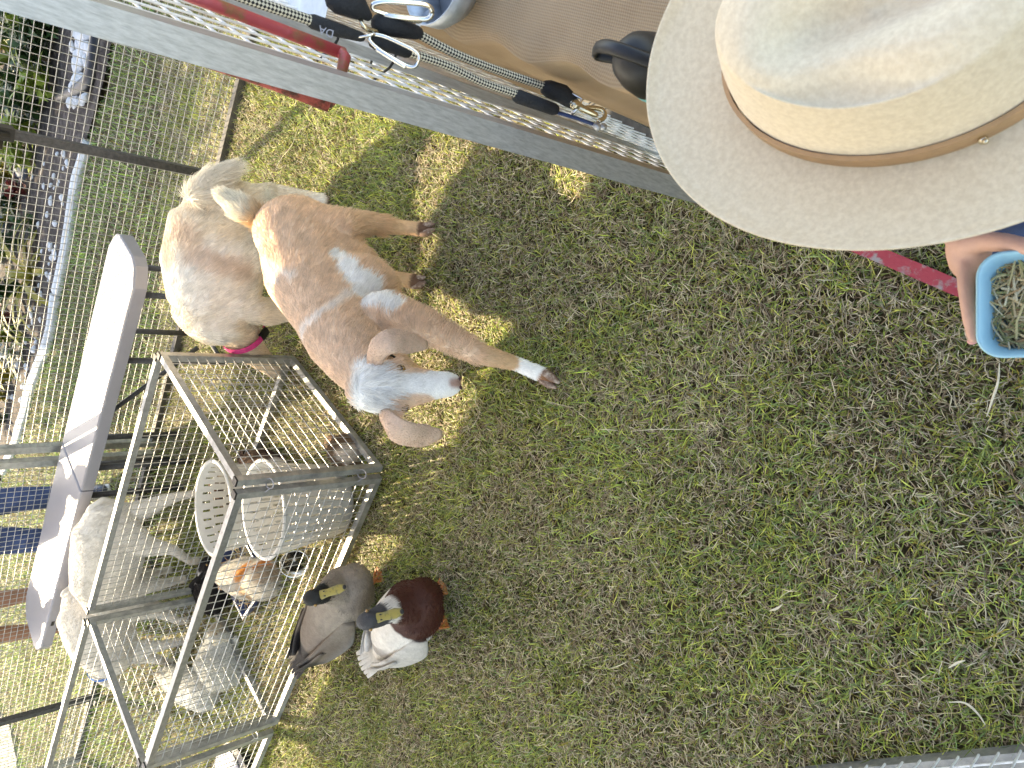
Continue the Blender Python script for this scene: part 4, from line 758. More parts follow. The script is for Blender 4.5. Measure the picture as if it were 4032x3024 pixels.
# child's holding hand
hand = NB(); skm = MATS['skin_60']
def pz(x, y, z): return G(x, y, z)
tubeb(hand, [wrist + (elb - wrist).normalized() * .03, wrist, G(3800, 960, .632), G(3812, 1040, .628)], [.020, (.019, .021), (.023, .017), (.022, .014)], 12)
palm = G(3812, 1010, .63)
ball(hand, G(3815, 985, .628), (.030, .026, .016)); 
tubeb(hand, [G(3800, 1040, .634), G(3806, 1150, .640), G(3817, 1240, .644), G(3832, 1332, .646)], [.0105, .0095, .0088, .0072], 10)
tubeb(hand, [G(3822, 1040, .622), G(3838, 1150, .618), G(3862, 1260, .616), G(3892, 1350, .616)], [.0105, .0096, .0088, .0072], 10)
tubeb(hand, [G(3850, 1040, .614), G(3885, 1150, .606), G(3925, 1240, .602), G(3960, 1310, .602)], [.010, .009, .0085, .007], 10)
tubeb(hand, [G(3880, 1030, .610), G(3930, 1110, .602), G(3975, 1180, .600)], [.009, .0085, .007], 10)
tubeb(hand, [G(3800, 965, .640), G(3880, 950, .650), G(3960, 955, .664), G(4030, 968, .672), G(4080, 985, .676)], [.0135, .0125, .0110, .0098, .0085], 10)
o = link('hand', body_mesh(hand, .0035, 5, .5), skin_m, ch, smooth=True); o['label'] = 'left hand with fingers spread under and beside the bowl'
for (x, y, z) in ((3836, 1352, .647),):
    bm = NB(); ball(bm, G(x - 8, y - 8, z), (.004, .0055, .002)); obj('fingernail', bm, mat('nail', (.62, .30, .27), .3), ch, smooth=True)

# bowl
bc = G(4085, 1205, .665); bt = thing('feed_bowl', 'pale blue rounded square plastic bowl held in the child\'s hand', 'bowl', (bc.x, bc.y, .615))
def rsq(cx, cy, z, h, r, n=8):
    out = []
    for qx, qy, a0 in ((1, 1, 0), (-1, 1, 90), (-1, -1, 180), (1, -1, 270)):
        for i in range(n + 1):
            a = math.radians(a0 + 90 * i / n); out.append(Vector((cx + qx * (h - r) + math.cos(a) * r, cy + qy * (h - r) + math.sin(a) * r, z)))
    return out
hb = abs(G(3850, 1000, .675).x - G(3850, 1412, .675).x) / 2; bcy = G(3843, 1205, .675).y - hb; bcx = (G(3850, 1000, .675).x + G(3850, 1412, .675).x) / 2
lev = [(.605, hb - .016, .02), (.640, hb - .007, .024), (.672, hb - .001, .026), (.676, hb, .027), (.677, hb - .002, .026), (.675, hb - .0045, .024), (.640, hb - .012, .020), (.612, hb - .019, .016)]
bm = NB(); R_ = [[bm.verts.new(p_) for p_ in rsq(bcx, bcy, z, h, r)] for z, h, r in lev]; nn_ = len(R_[0])
for i in range(len(lev) - 1):
    for j in range(nn_): bm.faces.new((R_[i][j], R_[i][(j + 1) % nn_], R_[i + 1][(j + 1) % nn_], R_[i + 1][j]))
bm.faces.new(list(reversed(R_[0]))); bm.faces.new(R_[-1]); obj('bowl_body', bm, mat('pale_blue_plastic', (.30, .56, .66), .45, 0, 5, .04), bt, smooth=True)
straws('hay', (bcx, bcy, .622), (hb * 1.6, 0, 0), (0, hb * 1.6, 0), 700, .036, .030, HAY, 'chopped hay and straw inside the pale blue bowl', r=.0006, base=(bcx, bcy, .62))

# ------------------------------------------------------------------ hat
ht = thing('felt_hat', 'cream felt hat with tan leather band on the child\'s head, nearest the camera', 'hat', HCn)
felt = mat('cream_wool_felt', (.66, .54, .37), .95, 0, 190, .1, .18, 300, col2=(.76, .64, .455), spec=.08, sheen=.25, lo=.38, hi=.64)
HT = Matrix.Translation(HCn + Vector((.016, -.030, .03))) @ Matrix.Rotation(math.radians(7), 4, 'X') @ Matrix.Rotation(math.radians(-2), 4, 'Y') @ Matrix.Rotation(math.radians(-6), 4, 'Z')
BY, BX = .218, .168; CY, CX = .134, .092
def hatpt(th, u):
    "u 0..1 brim edge to crown foot, 1..2 crown wall, 2..3 crown top"
    c, s = math.sin(th), math.cos(th)      # c across (x), s along (y)
    if u <= 1:
        rx = BX + (CX - BX) * u; ry = BY + (CY - BY) * u; z = .010 * (1 - u) ** 2 * (1 + .5 * abs(c)) + .006 * max(0, 1 - u / .08) + .022 * (abs(c) ** 3) * (1 - u) ** 1.6 - .004 * (1 - u)
        return Vector((c * rx, s * ry, z))
    if u <= 2:
        q = u - 1; k = 1 - .16 * q ** 1.6 - .03 * q; return Vector((c * CX * k * (1 - .06 * q * max(0, s)), s * CY * k, .108 * q + .002))
    q = u - 2; k0 = .81 * math.cos(q * math.pi / 2) ** .85 if q < 1 else 0; k0 = .81 * (1 - q) ** .8
    x, y = c * CX * k0, s * CY * k0; z = .110 + .014 * math.sin(min(1, q * 2.2) * math.pi / 2)
    z -= .036 * math.exp(-((x + .25 * (y + .02)) / .024) ** 2 - ((y + .01) / .070) ** 4) * sm_(q, .04, .40)
    z -= .020 * math.exp(-((x + .060) / .020) ** 2 - ((y - .010) / .050) ** 2) + .020 * math.exp(-((x - .060) / .020) ** 2 - ((y - .010) / .050) ** 2)
    return Vector((x, y, z))
def sm_(x, a, b): t_ = max(0, min(1, (x - a) / (b - a))); return t_ * t_ * (3 - 2 * t_)
bm = NB(); NT = 96; us = [0, .04, .1, .2, .35, .5, .65, .8, .92, 1.0, 1.06, 1.2, 1.4, 1.6, 1.75, 1.88, 1.96, 2.0, 2.05, 2.1, 2.18, 2.27, 2.36, 2.46, 2.56, 2.66, 2.76, 2.86, 2.95]; rows = [[bm.verts.new(HT @ hatpt(2 * math.pi * i / NT, u)) for i in range(NT)] for u in us]
for a_, b_ in zip(rows[:-1], rows[1:]):
    for i in range(NT): bm.faces.new((a_[i], a_[(i + 1) % NT], b_[(i + 1) % NT], b_[i]))
bm.faces.new(rows[-1]); bmesh.ops.recalc_face_normals(bm, faces=bm.faces)
me = bpy.data.meshes.new('felt'); bm.to_mesh(me); bm.free(); o = link('felt_body', me, felt, ht, smooth=True); m_ = o.modifiers.new('s', 'SOLIDIFY'); m_.thickness = .0035; m_.offset = -1; m2_ = o.modifiers.new('sub', 'SUBSURF'); m2_.levels = m2_.render_levels = 1
bm = NB(); rws = []
for i in range(NT):
    th = 2 * math.pi * i / NT; wob = .0015 * math.sin(th * 2 + 1); rws.append([bm.verts.new(HT @ (Vector((math.sin(th) * (CX * k_ + e_), math.cos(th) * (CY * k_ + e_), z_ + wob)))) for k_, e_, z_ in ((1.0, .001, .004), (1.0, .0045, .004), (.985, .0045, .0235), (.985, .0006, .0235))])
for i in range(NT):
    a_, b_ = rws[i], rws[(i + 1) % NT]
    for j in range(4): bm.faces.new((a_[j], b_[j], b_[(j + 1) % 4], a_[(j + 1) % 4]))
bmesh.ops.recalc_face_normals(bm, faces=bm.faces)
bd_ = obj('leather_band', bm, mat('tan_leather', (.42, .25, .12), .5, 0, 40, .1, .15, 300), ht)
th = math.radians(-122); bm = NB(); sp_ = HT @ Vector((math.sin(th) * (CX + .006), math.cos(th) * (CY + .006), .012)); ball(bm, sp_, .0038); ball(bm, sp_ + Vector((-.002, -.002, .002)), .0025); obj('stud', bm, brass, bd_, smooth=True)

# ------------------------------------------------------------------ burlap table with its things
E0, E3 = Vector((.335, .44, .85)), Vector((.85, 1.42, .85)); ed = (E3 - E0).normalized(); en = Vector((ed.y, -ed.x, 0)); L_ = (E3 - E0).length
burl = weave('natural_burlap', (.30, .205, .125), (.44, .32, .205), 85, .5)
bt_ = thing('burlap_table', 'table draped with brown burlap beside the fence at the upper edge', 'table', (.8, .7, 0))
bm = NB(); uvl = bm.loops.layers.uv.new('UVMap'); NX, NY = 70, 60; E0b = E0 - ed * .04; LL = L_ + .04; grid = []
for i in range(NX + 1):
    row = []
    for j in range(NY + 1):
        s = i / NX * LL; w = -.55 + 1.35 * j / NY
        if w < 0:
            dz = w; fold = .014 * math.sin(s * 15 + 1) * min(1, -w * 5) + .008 * math.sin(s * 37); p = E0b + ed * s - en * (fold + .012) + Vector((0, 0, dz))
        else:
            b_ = .010 * noise.noise(Vector((s * 7, w * 6, 0))) + .012 * math.exp(-((w - .075 - .03 * math.sin(s * 4)) / .02) ** 2) * (.5 + .5 * math.sin(s * 5 + .5)); p = E0b + ed * s + en * w + Vector((0, 0, b_ - .02 * math.exp(-w / .02)))
        row.append((bm.verts.new(p), s, w))
    grid.append(row)
for i in range(NX):
    for j in range(NY):
        q = (grid[i][j], grid[i + 1][j], grid[i + 1][j + 1], grid[i][j + 1]); f = bm.faces.new([k[0] for k in q])
        for lp, k in zip(f.loops, q): lp[uvl].uv = (k[1], k[2])
o = obj('burlap_cloth', bm, burl, bt_, smooth=True); m_ = o.modifiers.new('s', 'SOLIDIFY'); m_.thickness = .002
bm = NB(); box(bm, E0b + ed * LL / 2 + en * .42 - Vector((0, 0, .035)), (LL * .98, .78, .03), (ed, en)); obj('table_top', bm, mat('plain_wood', (.3, .2, .12), .7), bt_)
for s in (.05, LL - .05):
    for w in (.08, .76):
        bm = NB(); q = E0b + ed * s + en * w; sqtube(bm, Vector((q.x, q.y, .80)), Vector((q.x, q.y, 0)), .03); obj('leg', bm, galv_old, bt_)
# printed sheet
def font_to_mesh(fo, mm, parent, m_):
    fo.parent = None; bpy.context.view_layer.update(); me = bpy.data.meshes.new_from_object(fo.evaluated_get(bpy.context.evaluated_depsgraph_get())); nm = fo.name; bpy.data.objects.remove(fo); me.transform(mm)
    if not me.materials: me.materials.append(m_)
    o = bpy.data.objects.new(nm, me); COL.objects.link(o); o.parent = parent; return o
ps = thing('printed_sheet', 'white sheet with teal border and numbers on the burlap', 'sheet', E0)
sx = ed; sy = en; c0 = G(1180, 18, .868)
bm = NB(); box(bm, c0 + sx * .06 - sy * .004, (.34, .074, .001), (sx, sy)); pl = obj('paper', bm, mat('white_paper', (.72, .76, .78), .6), ps)
bm = NB(); box(bm, c0 + sx * .06 + sy * .040, (.34, .013, .0014), (sx, sy)); obj('teal_border', bm, mat('teal_print', (.10, .42, .48), .5), ps)
tx_ = bpy.data.curves.new('numbers', 'FONT'); tx_.body = '1270'; tx_.size = .012; to = bpy.data.objects.new('numbers', tx_); COL.objects.link(to); to.parent = ps; tx_.materials.append(black_pl)
X = sx; Zc = Vector((0, 0, 1)); Yc = Zc.cross(X); mm = Matrix((X, Yc, Zc)).transposed().to_4x4(); mm.translation = c0 + sx * -.012 + sy * .026 + Vector((0, 0, .0012)) - base_of(ps); font_to_mesh(to, mm, ps, black_pl)
# galvanised scoop
gc = G(1735, -70, .90); gs = thing('metal_scoop', 'galvanised metal scoop lying on the burlap at the top edge', 'scoop', (gc.x, gc.y, .86))
bm = NB(); tube(bm, [Vector((gc.x, gc.y, .862)), Vector((gc.x, gc.y, .885)), Vector((gc.x, gc.y, .915))], [.045, .062, .066], 32, cap=False); v_ = bmesh.ops.create_circle(bm, cap_ends=True, segments=32, radius=.045, matrix=Matrix.Translation((gc.x, gc.y, .863)))
zinc = mat('dull_zinc', (.42, .45, .48), .45, .7, 26, .25, .2, 60); o = obj('pan', bm, zinc, gs, smooth=True); m_ = o.modifiers.new('s', 'SOLIDIFY'); m_.thickness = .002
bm = NB(); pth = [G(1700, 50, .90), G(1655, 82, .885), G(1632, 128, .875)]; tube(bm, pth, [(.009, .0012)] * 3, 8, up=(0, 0, 1)); obj('handle', bm, zinc, gs)
# bottle
q = Vector((.368, .488, .845)); btl = thing('drink_bottle', 'teal drink bottle with black domed lid beside the hat brim', 'bottle', q)
bm = NB(); tube(bm, [q, q + Vector((0, 0, .003)), q + Vector((0, 0, .055)), q + Vector((0, 0, .062))], [.034, .037, .037, .033], 28); obj('bottle_body', bm, mat('teal_plastic', (.10, .36, .36), .4), btl, smooth=True)
bm = NB(); tube(bm, [q + Vector((0, 0, z)) for z in (.058, .062, .085, .105, .118, .124)], [.035, .036, .034, .028, .018, .005], 28); ld = obj('lid', bm, black_pl, btl, smooth=True)
bm = NB(); tube(bm, spline([q + ed * .038 + Vector((0, 0, .075)), q + ed * .062 + en * -.005 + Vector((0, 0, .095)), q + ed * .040 + Vector((0, 0, .118)), q + Vector((0, 0, .128)), q - ed * .035 + Vector((0, 0, .10))], 16), [(.008, .004)] * 17, 8); obj('strap', bm, black_pl, ld, smooth=True)

# ------------------------------------------------------------------ leashes
def checker(name):
    m = bpy.data.materials.new(name); m.use_nodes = True; t = m.node_tree; b = t.nodes['Principled BSDF']; N = t.nodes.new; L = t.links.new; b.inputs['Roughness'].default_value = .85
    tc = N('ShaderNodeTexCoord'); c = N('ShaderNodeTexChecker'); c.inputs['Scale'].default_value = 1; c.inputs[1].default_value = (.012, .012, .014, 1); c.inputs[2].default_value = (.58, .54, .42, 1); L(tc.outputs['UV'], c.inputs[0]); L(c.outputs[0], b.inputs['Base Color']); return m
rope_m = checker('black_and_cream_braid')
def rope(pts, r, parent, name='rope', n=24, pitch=.0046):
    P = spline(pts, 60); bm = NB(); uv = bm.loops.layers.uv.new('UVMap'); rings = []; ps = None; acc = 0; accs = []
    for i, p in enumerate(P):
        t_ = (P[min(i + 1, 60)] - P[max(i - 1, 0)]).normalized(); s, u = frame_of(t_)
        if ps is not None: s = (ps - t_ * ps.dot(t_)).normalized(); u = s.cross(t_)
        ps = s; acc += (P[i] - P[i - 1]).length if i else 0; accs.append(acc); rings.append([bm.verts.new(p + s * math.cos(a) * r + u * math.sin(a) * r) for a in [2 * math.pi * k / n for k in range(n)]])
    for i in range(60):
        for k in range(n):
            f = bm.faces.new((rings[i][k], rings[i][(k + 1) % n], rings[i + 1][(k + 1) % n], rings[i + 1][k]))
            for lp, (ii, kk) in zip(f.loops, ((i, k), (i, k + 1), (i + 1, k + 1), (i + 1, k))):
                a = kk / n * 8; b_ = accs[ii] / pitch; lp[uv].uv = ((a + b_) , (a - b_))
    return obj(name, bm, rope_m, parent, smooth=True)
def sleeve(pts, r, parent, name='rubber_sleeve'):
    bm = NB(); tube(bm, pts, r, 16, rounded=True); return obj(name, bm, mat('black_rubber_cloth', (.012, .013, .015), .8, 0, 60, .3, .5, 300), parent, smooth=True)
def carabiner(c, ax, sd, L, Wd, r, parent, name='snap_hook'):
    ax = Vector(ax).normalized(); sd = Vector(sd); sd = (sd - ax * sd.dot(ax)).normalized(); pts = []
    for k in range(29):
        a = 2 * math.pi * k / 28; w = Wd * (.75 + .25 * math.cos(a)); x = math.copysign(abs(math.cos(a)) ** .6, math.cos(a)) * L / 2; y = math.copysign(abs(math.sin(a)) ** .7, math.sin(a)) * w / 2; pts.append(c + ax * x + sd * y)
    bm = NB(); tube(bm, pts, r, 10); o = obj(name, bm, steel, parent, smooth=True); bm = NB(); tube(bm, [c + ax * L * .30 - sd * Wd * .47, c - ax * L * .28 - sd * Wd * .36], r * 1.25, 10, rounded=True); obj('gate', bm, steel, o, smooth=True); return o
l1 = thing('rope_leash', 'black and cream rope leash whose sleeve carries white letters, hanging at the top edge', 'leash', (.45, .80, .8))
rope([on_ray(820, -60, .84), on_ray(1000, 5, .87), on_ray(1235, 85, .92)], .0062, l1)
s1 = sleeve([on_ray(1232, 85, .92), on_ray(1330, 118, .93), on_ray(1420, 145, .945)], [.0088, .0085, .006], l1)
dx = (on_ray(1320, 135, .91) - on_ray(1260, 112, .905)).normalized(); dz_ = (Vector((0, 0, HC)) - on_ray(1300, 120, .91)).normalized(); dy_ = dz_.cross(dx).normalized()
tx2 = bpy.data.curves.new('letters', 'FONT'); tx2.body = 'DA'; tx2.size = .013; tx2.extrude = .0003; t2 = bpy.data.objects.new('letters', tx2); COL.objects.link(t2); t2.parent = s1; tx2.materials.append(white_pl)
mm = Matrix((-dx, -dy_, dz_)).transposed().to_4x4(); mm.translation = on_ray(1318, 122, .905) - base_of(l1); font_to_mesh(t2, mm, s1, white_pl)
bm = NB(); rc = on_ray(1445, 140, .945); tube(bm, [rc + dx * .011 * math.cos(a) + dz_ * .009 * math.sin(a) + dy_ * .006 * math.cos(a) for a in [k * math.pi / 8 for k in range(17)]], .0016, 8); obj('ring', bm, steel, l1, smooth=True)
carabiner(on_ray(1552, 195, .95), on_ray(1650, 245, .96) - on_ray(1450, 140, .945), dy_, .066, .026, .0024, l1)
l2 = thing('rope_leash', 'upper of the two black and cream ropes hanging down over the burlap edge', 'leash', (.50, .80, .8))
sleeve([on_ray(1500, 95, .96), on_ray(1570, 110, .97), on_ray(1640, 128, .985)], [.013, .012, .009], l2)
rope([on_ray(1640, 130, .99), on_ray(1800, 215, 1.03), on_ray(2000, 292, 1.09), on_ray(2160, 345, 1.13)], .0058, l2)
sleeve([on_ray(2160, 350, 1.13), on_ray(2215, 370, 1.14), on_ray(2245, 395, 1.145)], [.013, .014, .012], l2)
l3 = thing('rope_leash', 'lower of the two black and cream ropes hanging down over the burlap edge', 'leash', (.49, .79, .8))
sleeve([on_ray(1480, 165, .955), on_ray(1540, 180, .965), on_ray(1600, 205, .975)], [.010, .009, .0075], l3)
rope([on_ray(1605, 205, .98), on_ray(1760, 258, 1.02), on_ray(1900, 325, 1.06), on_ray(2045, 375, 1.10)], .0056, l3)
sleeve([on_ray(2040, 380, 1.10), on_ray(2110, 405, 1.11), on_ray(2180, 430, 1.125)], [.010, .0095, .009], l3)
tag(sleeve([on_ray(1330, 0, .93), on_ray(1420, 35, .94), on_ray(1445, 60, .945)], [.016, .014, .007], None, 'black_strap'), 'black cloth strap end hanging at the top edge above the sheet', 'strap')
t = thing('snap_hook', 'large steel snap hook at the top edge between the strap and the scoop', 'snap hook', on_ray(1560, 40, .95)); carabiner(on_ray(1585, 38, .95), on_ray(1700, 50, .96) - on_ray(1470, 25, .94), Vector((.5, -.2, .8)), .075, .024, .0032, t, 'hook_body')
t = thing('snap_hook', 'curved steel ring hooked under the black strap', 'snap hook', on_ray(1440, 80, .95)); bm = NB(); tube(bm, spline([on_ray(1415, 60, .945), on_ray(1425, 95, .94), on_ray(1450, 115, .945), on_ray(1485, 122, .955)], 12), .0032, 10); obj('hook_body', bm, brass, t, smooth=True)
t = thing('bolt_snap', 'brass coloured bolt snap hanging from the rope ends beside the hat', 'snap hook', on_ray(2280, 420, 1.14))
bm = NB(); ball(bm, on_ray(2265, 412, 1.14), .0085); tube(bm, [on_ray(2255, 405, 1.14), on_ray(2300, 430, 1.145), on_ray(2345, 452, 1.15)], [.0065, .005, .0045], 12, rounded=True); tube(bm, spline([on_ray(2300, 425, 1.145), on_ray(2340, 425, 1.15), on_ray(2375, 435, 1.155), on_ray(2380, 462, 1.155), on_ray(2355, 478, 1.15)], 14), .0036, 10); obj('hook_body', bm, brass, t, smooth=True)
bm = NB(); tube(bm, [on_ray(2252, 368, 1.135), on_ray(2292, 388, 1.14), on_ray(2282, 420, 1.14), on_ray(2250, 450, 1.14)], .0024, 8); obj('swivel_ring', bm, steel, t, smooth=True)
t = thing('elastic_cord', 'thin dark elastic cord with a grey toggle beside the fence frame', 'cord', on_ray(2280, 480, 1.15)); bm = NB(); tube(bm, [on_ray(2190, 442, 1.13), on_ray(2270, 465, 1.14), on_ray(2345, 492, 1.15)], .0028, 8); obj('cord', bm, denim, t, smooth=True)
bm = NB(); tube(bm, [on_ray(2340, 488, 1.15), on_ray(2362, 508, 1.15)], .006, 10); ball(bm, on_ray(2375, 500, 1.15), .006); obj('toggle', bm, galv, t, smooth=True)

# ------------------------------------------------------------------ garden behind the fence
bm = NB(); soil = mat('dark_garden_soil', (.03, .02, .015), .95, 0, 20, .3, 1, 60, col2=(.12, .095, .075), lo=.45, hi=.7); xs = np.linspace(-1.2, 4.5, 60); top_ = []; bot = []
for x in xs:
    y0 = float(edge_y(x)) + .02; top_.append([bm.verts.new((x, y0 + (8.5) * (k / 30) ** 1.3, .02 + .03 * noise.noise(Vector((x * 3, k * .7, 2))) + .01 * (k > 0))) for k in range(31)])
for i in range(len(xs) - 1):
    for k in range(30): bm.faces.new((top_[i][k], top_[i + 1][k], top_[i + 1][k + 1], top_[i][k + 1]))
tag(obj('garden_soil', bm, soil, smooth=True), kind='structure')
conc = mat('white_painted_edging', (.62, .64, .64), .8, 0, 12, .15, .4, 80, col2=(.46, .46, .44))
def edging(pts, label, w=.085, h=.055):
    P = spline(pts, 40); bm = NB(); tube(bm, [p_ + Vector((0, 0, .012 + .01 * noise.noise(p_ * 4))) for p_ in P], [(w * .62 * (1 + .25 * noise.noise(p_ * 7)), h * .7) for p_ in P], 8, up=(0, 0, 1), rot=math.pi / 8); return tag(obj('garden_edging', bm, conc, base=pts[0]), label, 'edging')
edging(EDGE[3:7], 'pale concrete garden edging curving behind the gazebo leg'); edging([EDGE[6] + Vector((-.02, .03, 0)), EDGE[7], EDGE[8], EDGE[9], EDGE[10]], 'pale broken garden edging behind the bench')
edging([G(408, 120) , G(403, 210), G(395, 300)], 'short white strip of edging by the black pipe', .055, .05)
bm = NB(); tube(bm, spline([G(392, 60, .04), G(386, 130, .04), G(378, 220, .04), G(362, 300, .04), G(330, 340, .04), G(285, 365, .04), G(240, 385, .03)], 30), .045, 12); tag(obj('black_pipe', bm, black_pl, base=G(378, 200), smooth=True), 'thick black plastic pipe curving along the white stones', 'pipe')
stone_m = mat('white_pebble', (.45, .45, .44), .7, 0, 30, .12, .4, 60, col2=(.66, .66, .65))
smes = []
for k in range(4):
    bm = NB(); bmesh.ops.create_icosphere(bm, subdivisions=2, radius=1)
    for v in bm.verts: v.co = v.co * (1 + .35 * noise.noise(v.co * 1.1 + Vector((k * 9, 0, 0)))); v.co.z *= .6
    me = bpy.data.meshes.new('stone'); bm.to_mesh(me); bm.free(); me.materials.append(stone_m); smes.append(me)
def stone(p, r, label, grp):
    o = bpy.data.objects.new('white_stone', random.choice(smes)); COL.objects.link(o); o.location = p; o.scale = (r * random.uniform(.8, 1.2), r * random.uniform(.8, 1.2), r); o.rotation_euler = (random.uniform(-.3, .3), random.uniform(-.3, .3), random.uniform(0, 6)); tag(o, label, 'stone', grp)
for i in range(90):
    f = random.random(); x = 322 - 34 * (f - .3) + random.gauss(0, 15); y = 125 + 250 * f + (30 if f > .9 else 0); stone(G(x, y, .03 + .03 * random.random()), random.uniform(.022, .048), 'white stone in the bright heap beside the black pipe', 'white stones heaped beside the black pipe')
for i in range(70):
    x = random.uniform(0, 1); y = random.uniform(560, 1700); ex = np.interp(y, [560, 1150, 1700], [290, 215, 60]); stone(G(ex - abs(random.gauss(0, 45)) - 12, y, .03), random.uniform(.012, .034), 'small white pebble scattered on the soil behind the edging', 'white pebbles scattered on the garden soil')
# plants
def leaf_mesh(L, w, bend, n=7):
    bm = NB(); rows = []
    for i in range(n + 1):
        t_ = i / n; ww = w * math.sin(math.pi * min(1, t_ * .85 + .12)) * (1 - t_ ** 4); z = L * (t_ * math.cos(bend * t_)); x = L * t_ * math.sin(bend * t_ * 1.2) + .001
        rows.append([bm.verts.new((x, -ww, z + ww * .25)), bm.verts.new((x + .002, 0, z - .0)), bm.verts.new((x, ww, z + ww * .25))])
    for i in range(n):
        for j in range(2): bm.faces.new((rows[i][j], rows[i][j + 1], rows[i + 1][j + 1], rows[i + 1][j]))
    me = bpy.data.meshes.new('leaf'); bm.to_mesh(me); bm.free(); me.polygons.foreach_set('use_smooth', np.ones(len(me.polygons), bool)); return me
def lm(name, c1, c2): return mat(name, c1, .5, 0, 6, .2, col2=c2, trans=.25, spec=.3)
LG = lm('strap_leaf_green', (.07, .11, .02), (.19, .21, .03)); LY = lm('golden_leaf', (.20, .18, .02), (.30, .25, .03)); LD = lm('dark_leaf', (.02, .045, .018), (.06, .11, .03)); LS = lm('silver_leaf', (.35, .38, .36), (.55, .58, .56)); LR = lm('dark_red_leaf', (.10, .02, .02), (.20, .05, .04)); LL_ = lm('bright_green_leaf', (.13, .20, .03), (.30, .34, .05))
def plant(name, label, p, n, L, w, m_, cat='plant', grp=None, bend=(.5, 1.3), stem=0.0, seedv=0):
    t = thing(name, label, cat, Vector((p.x, p.y, .02)), grp); vs = []
    for k in range(3):
        me = leaf_mesh(L * (.8 + .2 * k), w, random.uniform(*bend)); me.materials.append(m_); vs.append(me)
    if stem:
        bm = NB(); tube(bm, [Vector((p.x, p.y, .0)), Vector((p.x + .03, p.y, stem))], [.012, .006], 6); obj('stem', bm, mat('plant_stem', (.12, .08, .04), .8), t)
    for i in range(n):
        o = bpy.data.objects.new('leaf', random.choice(vs)); COL.objects.link(o); o.parent = t; z = random.uniform(0, stem) if stem else 0
        o.location = (random.gauss(0, .015 + .10 * stem), random.gauss(0, .015 + .10 * stem), z); o.rotation_euler = (0, random.uniform(.15, 1.0), random.uniform(0, 6.283)); s = random.uniform(.65, 1.15); o.scale = (s, s, s)
for x, y, n, L, w, m_, nm, lb in ((120, 240, 30, .62, .032, LG, 'strap_leaf_plant', 'large strap-leaved plant with yellow-green blades near the fence corner'), (30, 180, 20, .55, .03, LY, 'strap_leaf_plant', 'yellowing strap-leaved plant at the top left corner'), (150, 1085, 24, .55, .028, LY, 'strap_leaf_plant', 'golden strap-leaved plant leaning over the edging behind the bench'),
                                  (60, 860, 18, .45, .02, LG, 'strap_leaf_plant', 'thin strap-leaved plant in the middle of the garden bed'), (110, 1330, 14, .4, .02, LG, 'strap_leaf_plant', 'small strap-leaved plant beside the silver plant')):
    plant(nm, lb, G(x, y), n, L, w, m_)
for x, y, n, L, w, m_, st, lb in ((190, 165, 70, .10, .028, LD, .42, 'dark green leafy shrub touching the white stones'), (60, 60, 80, .12, .03, LD, .5, 'dark green shrub at the top left edge'), (110, 520, 60, .11, .03, LL_, .25, 'bright green bush beside the dark clamp'), (60, 700, 60, .12, .035, LY, .25, 'golden green bush below the gazebo clamp'),
                                  (20, 560, 50, .12, .03, LD, .35, 'dark leafy shrub at the left edge behind the gazebo leg'), (30, 1010, 60, .11, .03, LL_, .28, 'bright green bush at the left edge behind the bench'), (100, 1395, 60, .085, .022, LS, .18, 'silver leaved plant near the edging'), (60, 1250, 45, .08, .022, LR, .16, 'small dark red leaved plant in the garden bed'), (20, 1420, 50, .1, .028, LL_, .25, 'green bush at the left edge past the silver plant'),
                                  (130, 760, 40, .09, .025, LR, .14, 'low red-brown plant on the soil'), (40, 1560, 50, .1, .026, LY, .2, 'yellow green bush near the end of the edging'), (140, 420, 50, .10, .026, LD, .2, 'low dark green plant by the end of the pipe'), (20, 340, 60, .12, .03, LD, .4, 'dark shrub between the strap-leaved plants')):
    plant('shrub', lb, G(x, y), n, L, w, m_, stem=st, bend=(.3, .9))
for x, y, n, L, w, m_, st, lb in ((95, 330, 60, .10, .028, LD, .3, 'dark low shrub below the large strap-leaved plant'), (150, 640, 45, .09, .028, LL_, .16, 'small bright plant just past the gazebo leg'), (90, 950, 60, .10, .028, LD, .25, 'dark bush left of the golden strap-leaved plant'), (25, 1150, 60, .10, .03, LD, .3, 'dark bush at the left edge by the red-leaved plant'),
                                  (5, 780, 60, .12, .03, LL_, .35, 'tall light green bush at the left edge beside the slab'), (150, 880, 30, .08, .024, LD, .12, 'little dark plant on the pebbled soil'), (70, 1480, 40, .09, .026, LY, .15, 'little golden bush near the last bend of the edging'), (110, 100, 60, .12, .03, LD, .35, 'dark leafy shrub under the fence corner')):
    plant('shrub', lb, G(x, y), n, L * 1.15, w, m_, stem=st, bend=(.3, .9))
for k, (x, y) in enumerate([(15, 120), (70, 410), (15, 470), (120, 590), (20, 640), (85, 800), (50, 1000), (100, 1150), (15, 1300), (60, 1330), (12, 1500), (30, 1650), (180, 110), (235, 150), (215, 250), (225, 340), (180, 430), (250, 95), (165, 520), (180, 330)]):
    plant('ground_cover_plant', 'low dark green leafy plant filling the gaps between the garden shrubs', G(x, y), 55, .15, .035, LD if k % 3 else LL_, stem=.2, bend=(.3, .9), grp='low leafy plants between the garden shrubs')
tp = Vector((.55, 10.6, 0)); tr_ = thing('garden_tree', 'leafy tree beyond the garden bed that shades the lawn behind the fence', 'tree', tp)
bm = NB(); tube(bm, [tp, tp + Vector((.05, 0, 1.2)), tp + Vector((0, .05, 2.6)), tp + Vector((.1, 0, 4.2))], [.16, .12, .10, .04], 12)
for a in range(7): an = a * .9; tube(bm, [tp + Vector((0, 0, 2.2 + .2 * a)), tp + Vector((math.cos(an) * .8, math.sin(an) * .5, 3.0 + .18 * a)), tp + Vector((math.cos(an) * 1.6, math.sin(an) * .8, 3.6 + .12 * a))], [.06, .035, .01], 7)
obj('trunk', bm, mat('tree_bark', (.12, .085, .06), .9, 0, 14, .3, .8, 60), tr_, smooth=True)
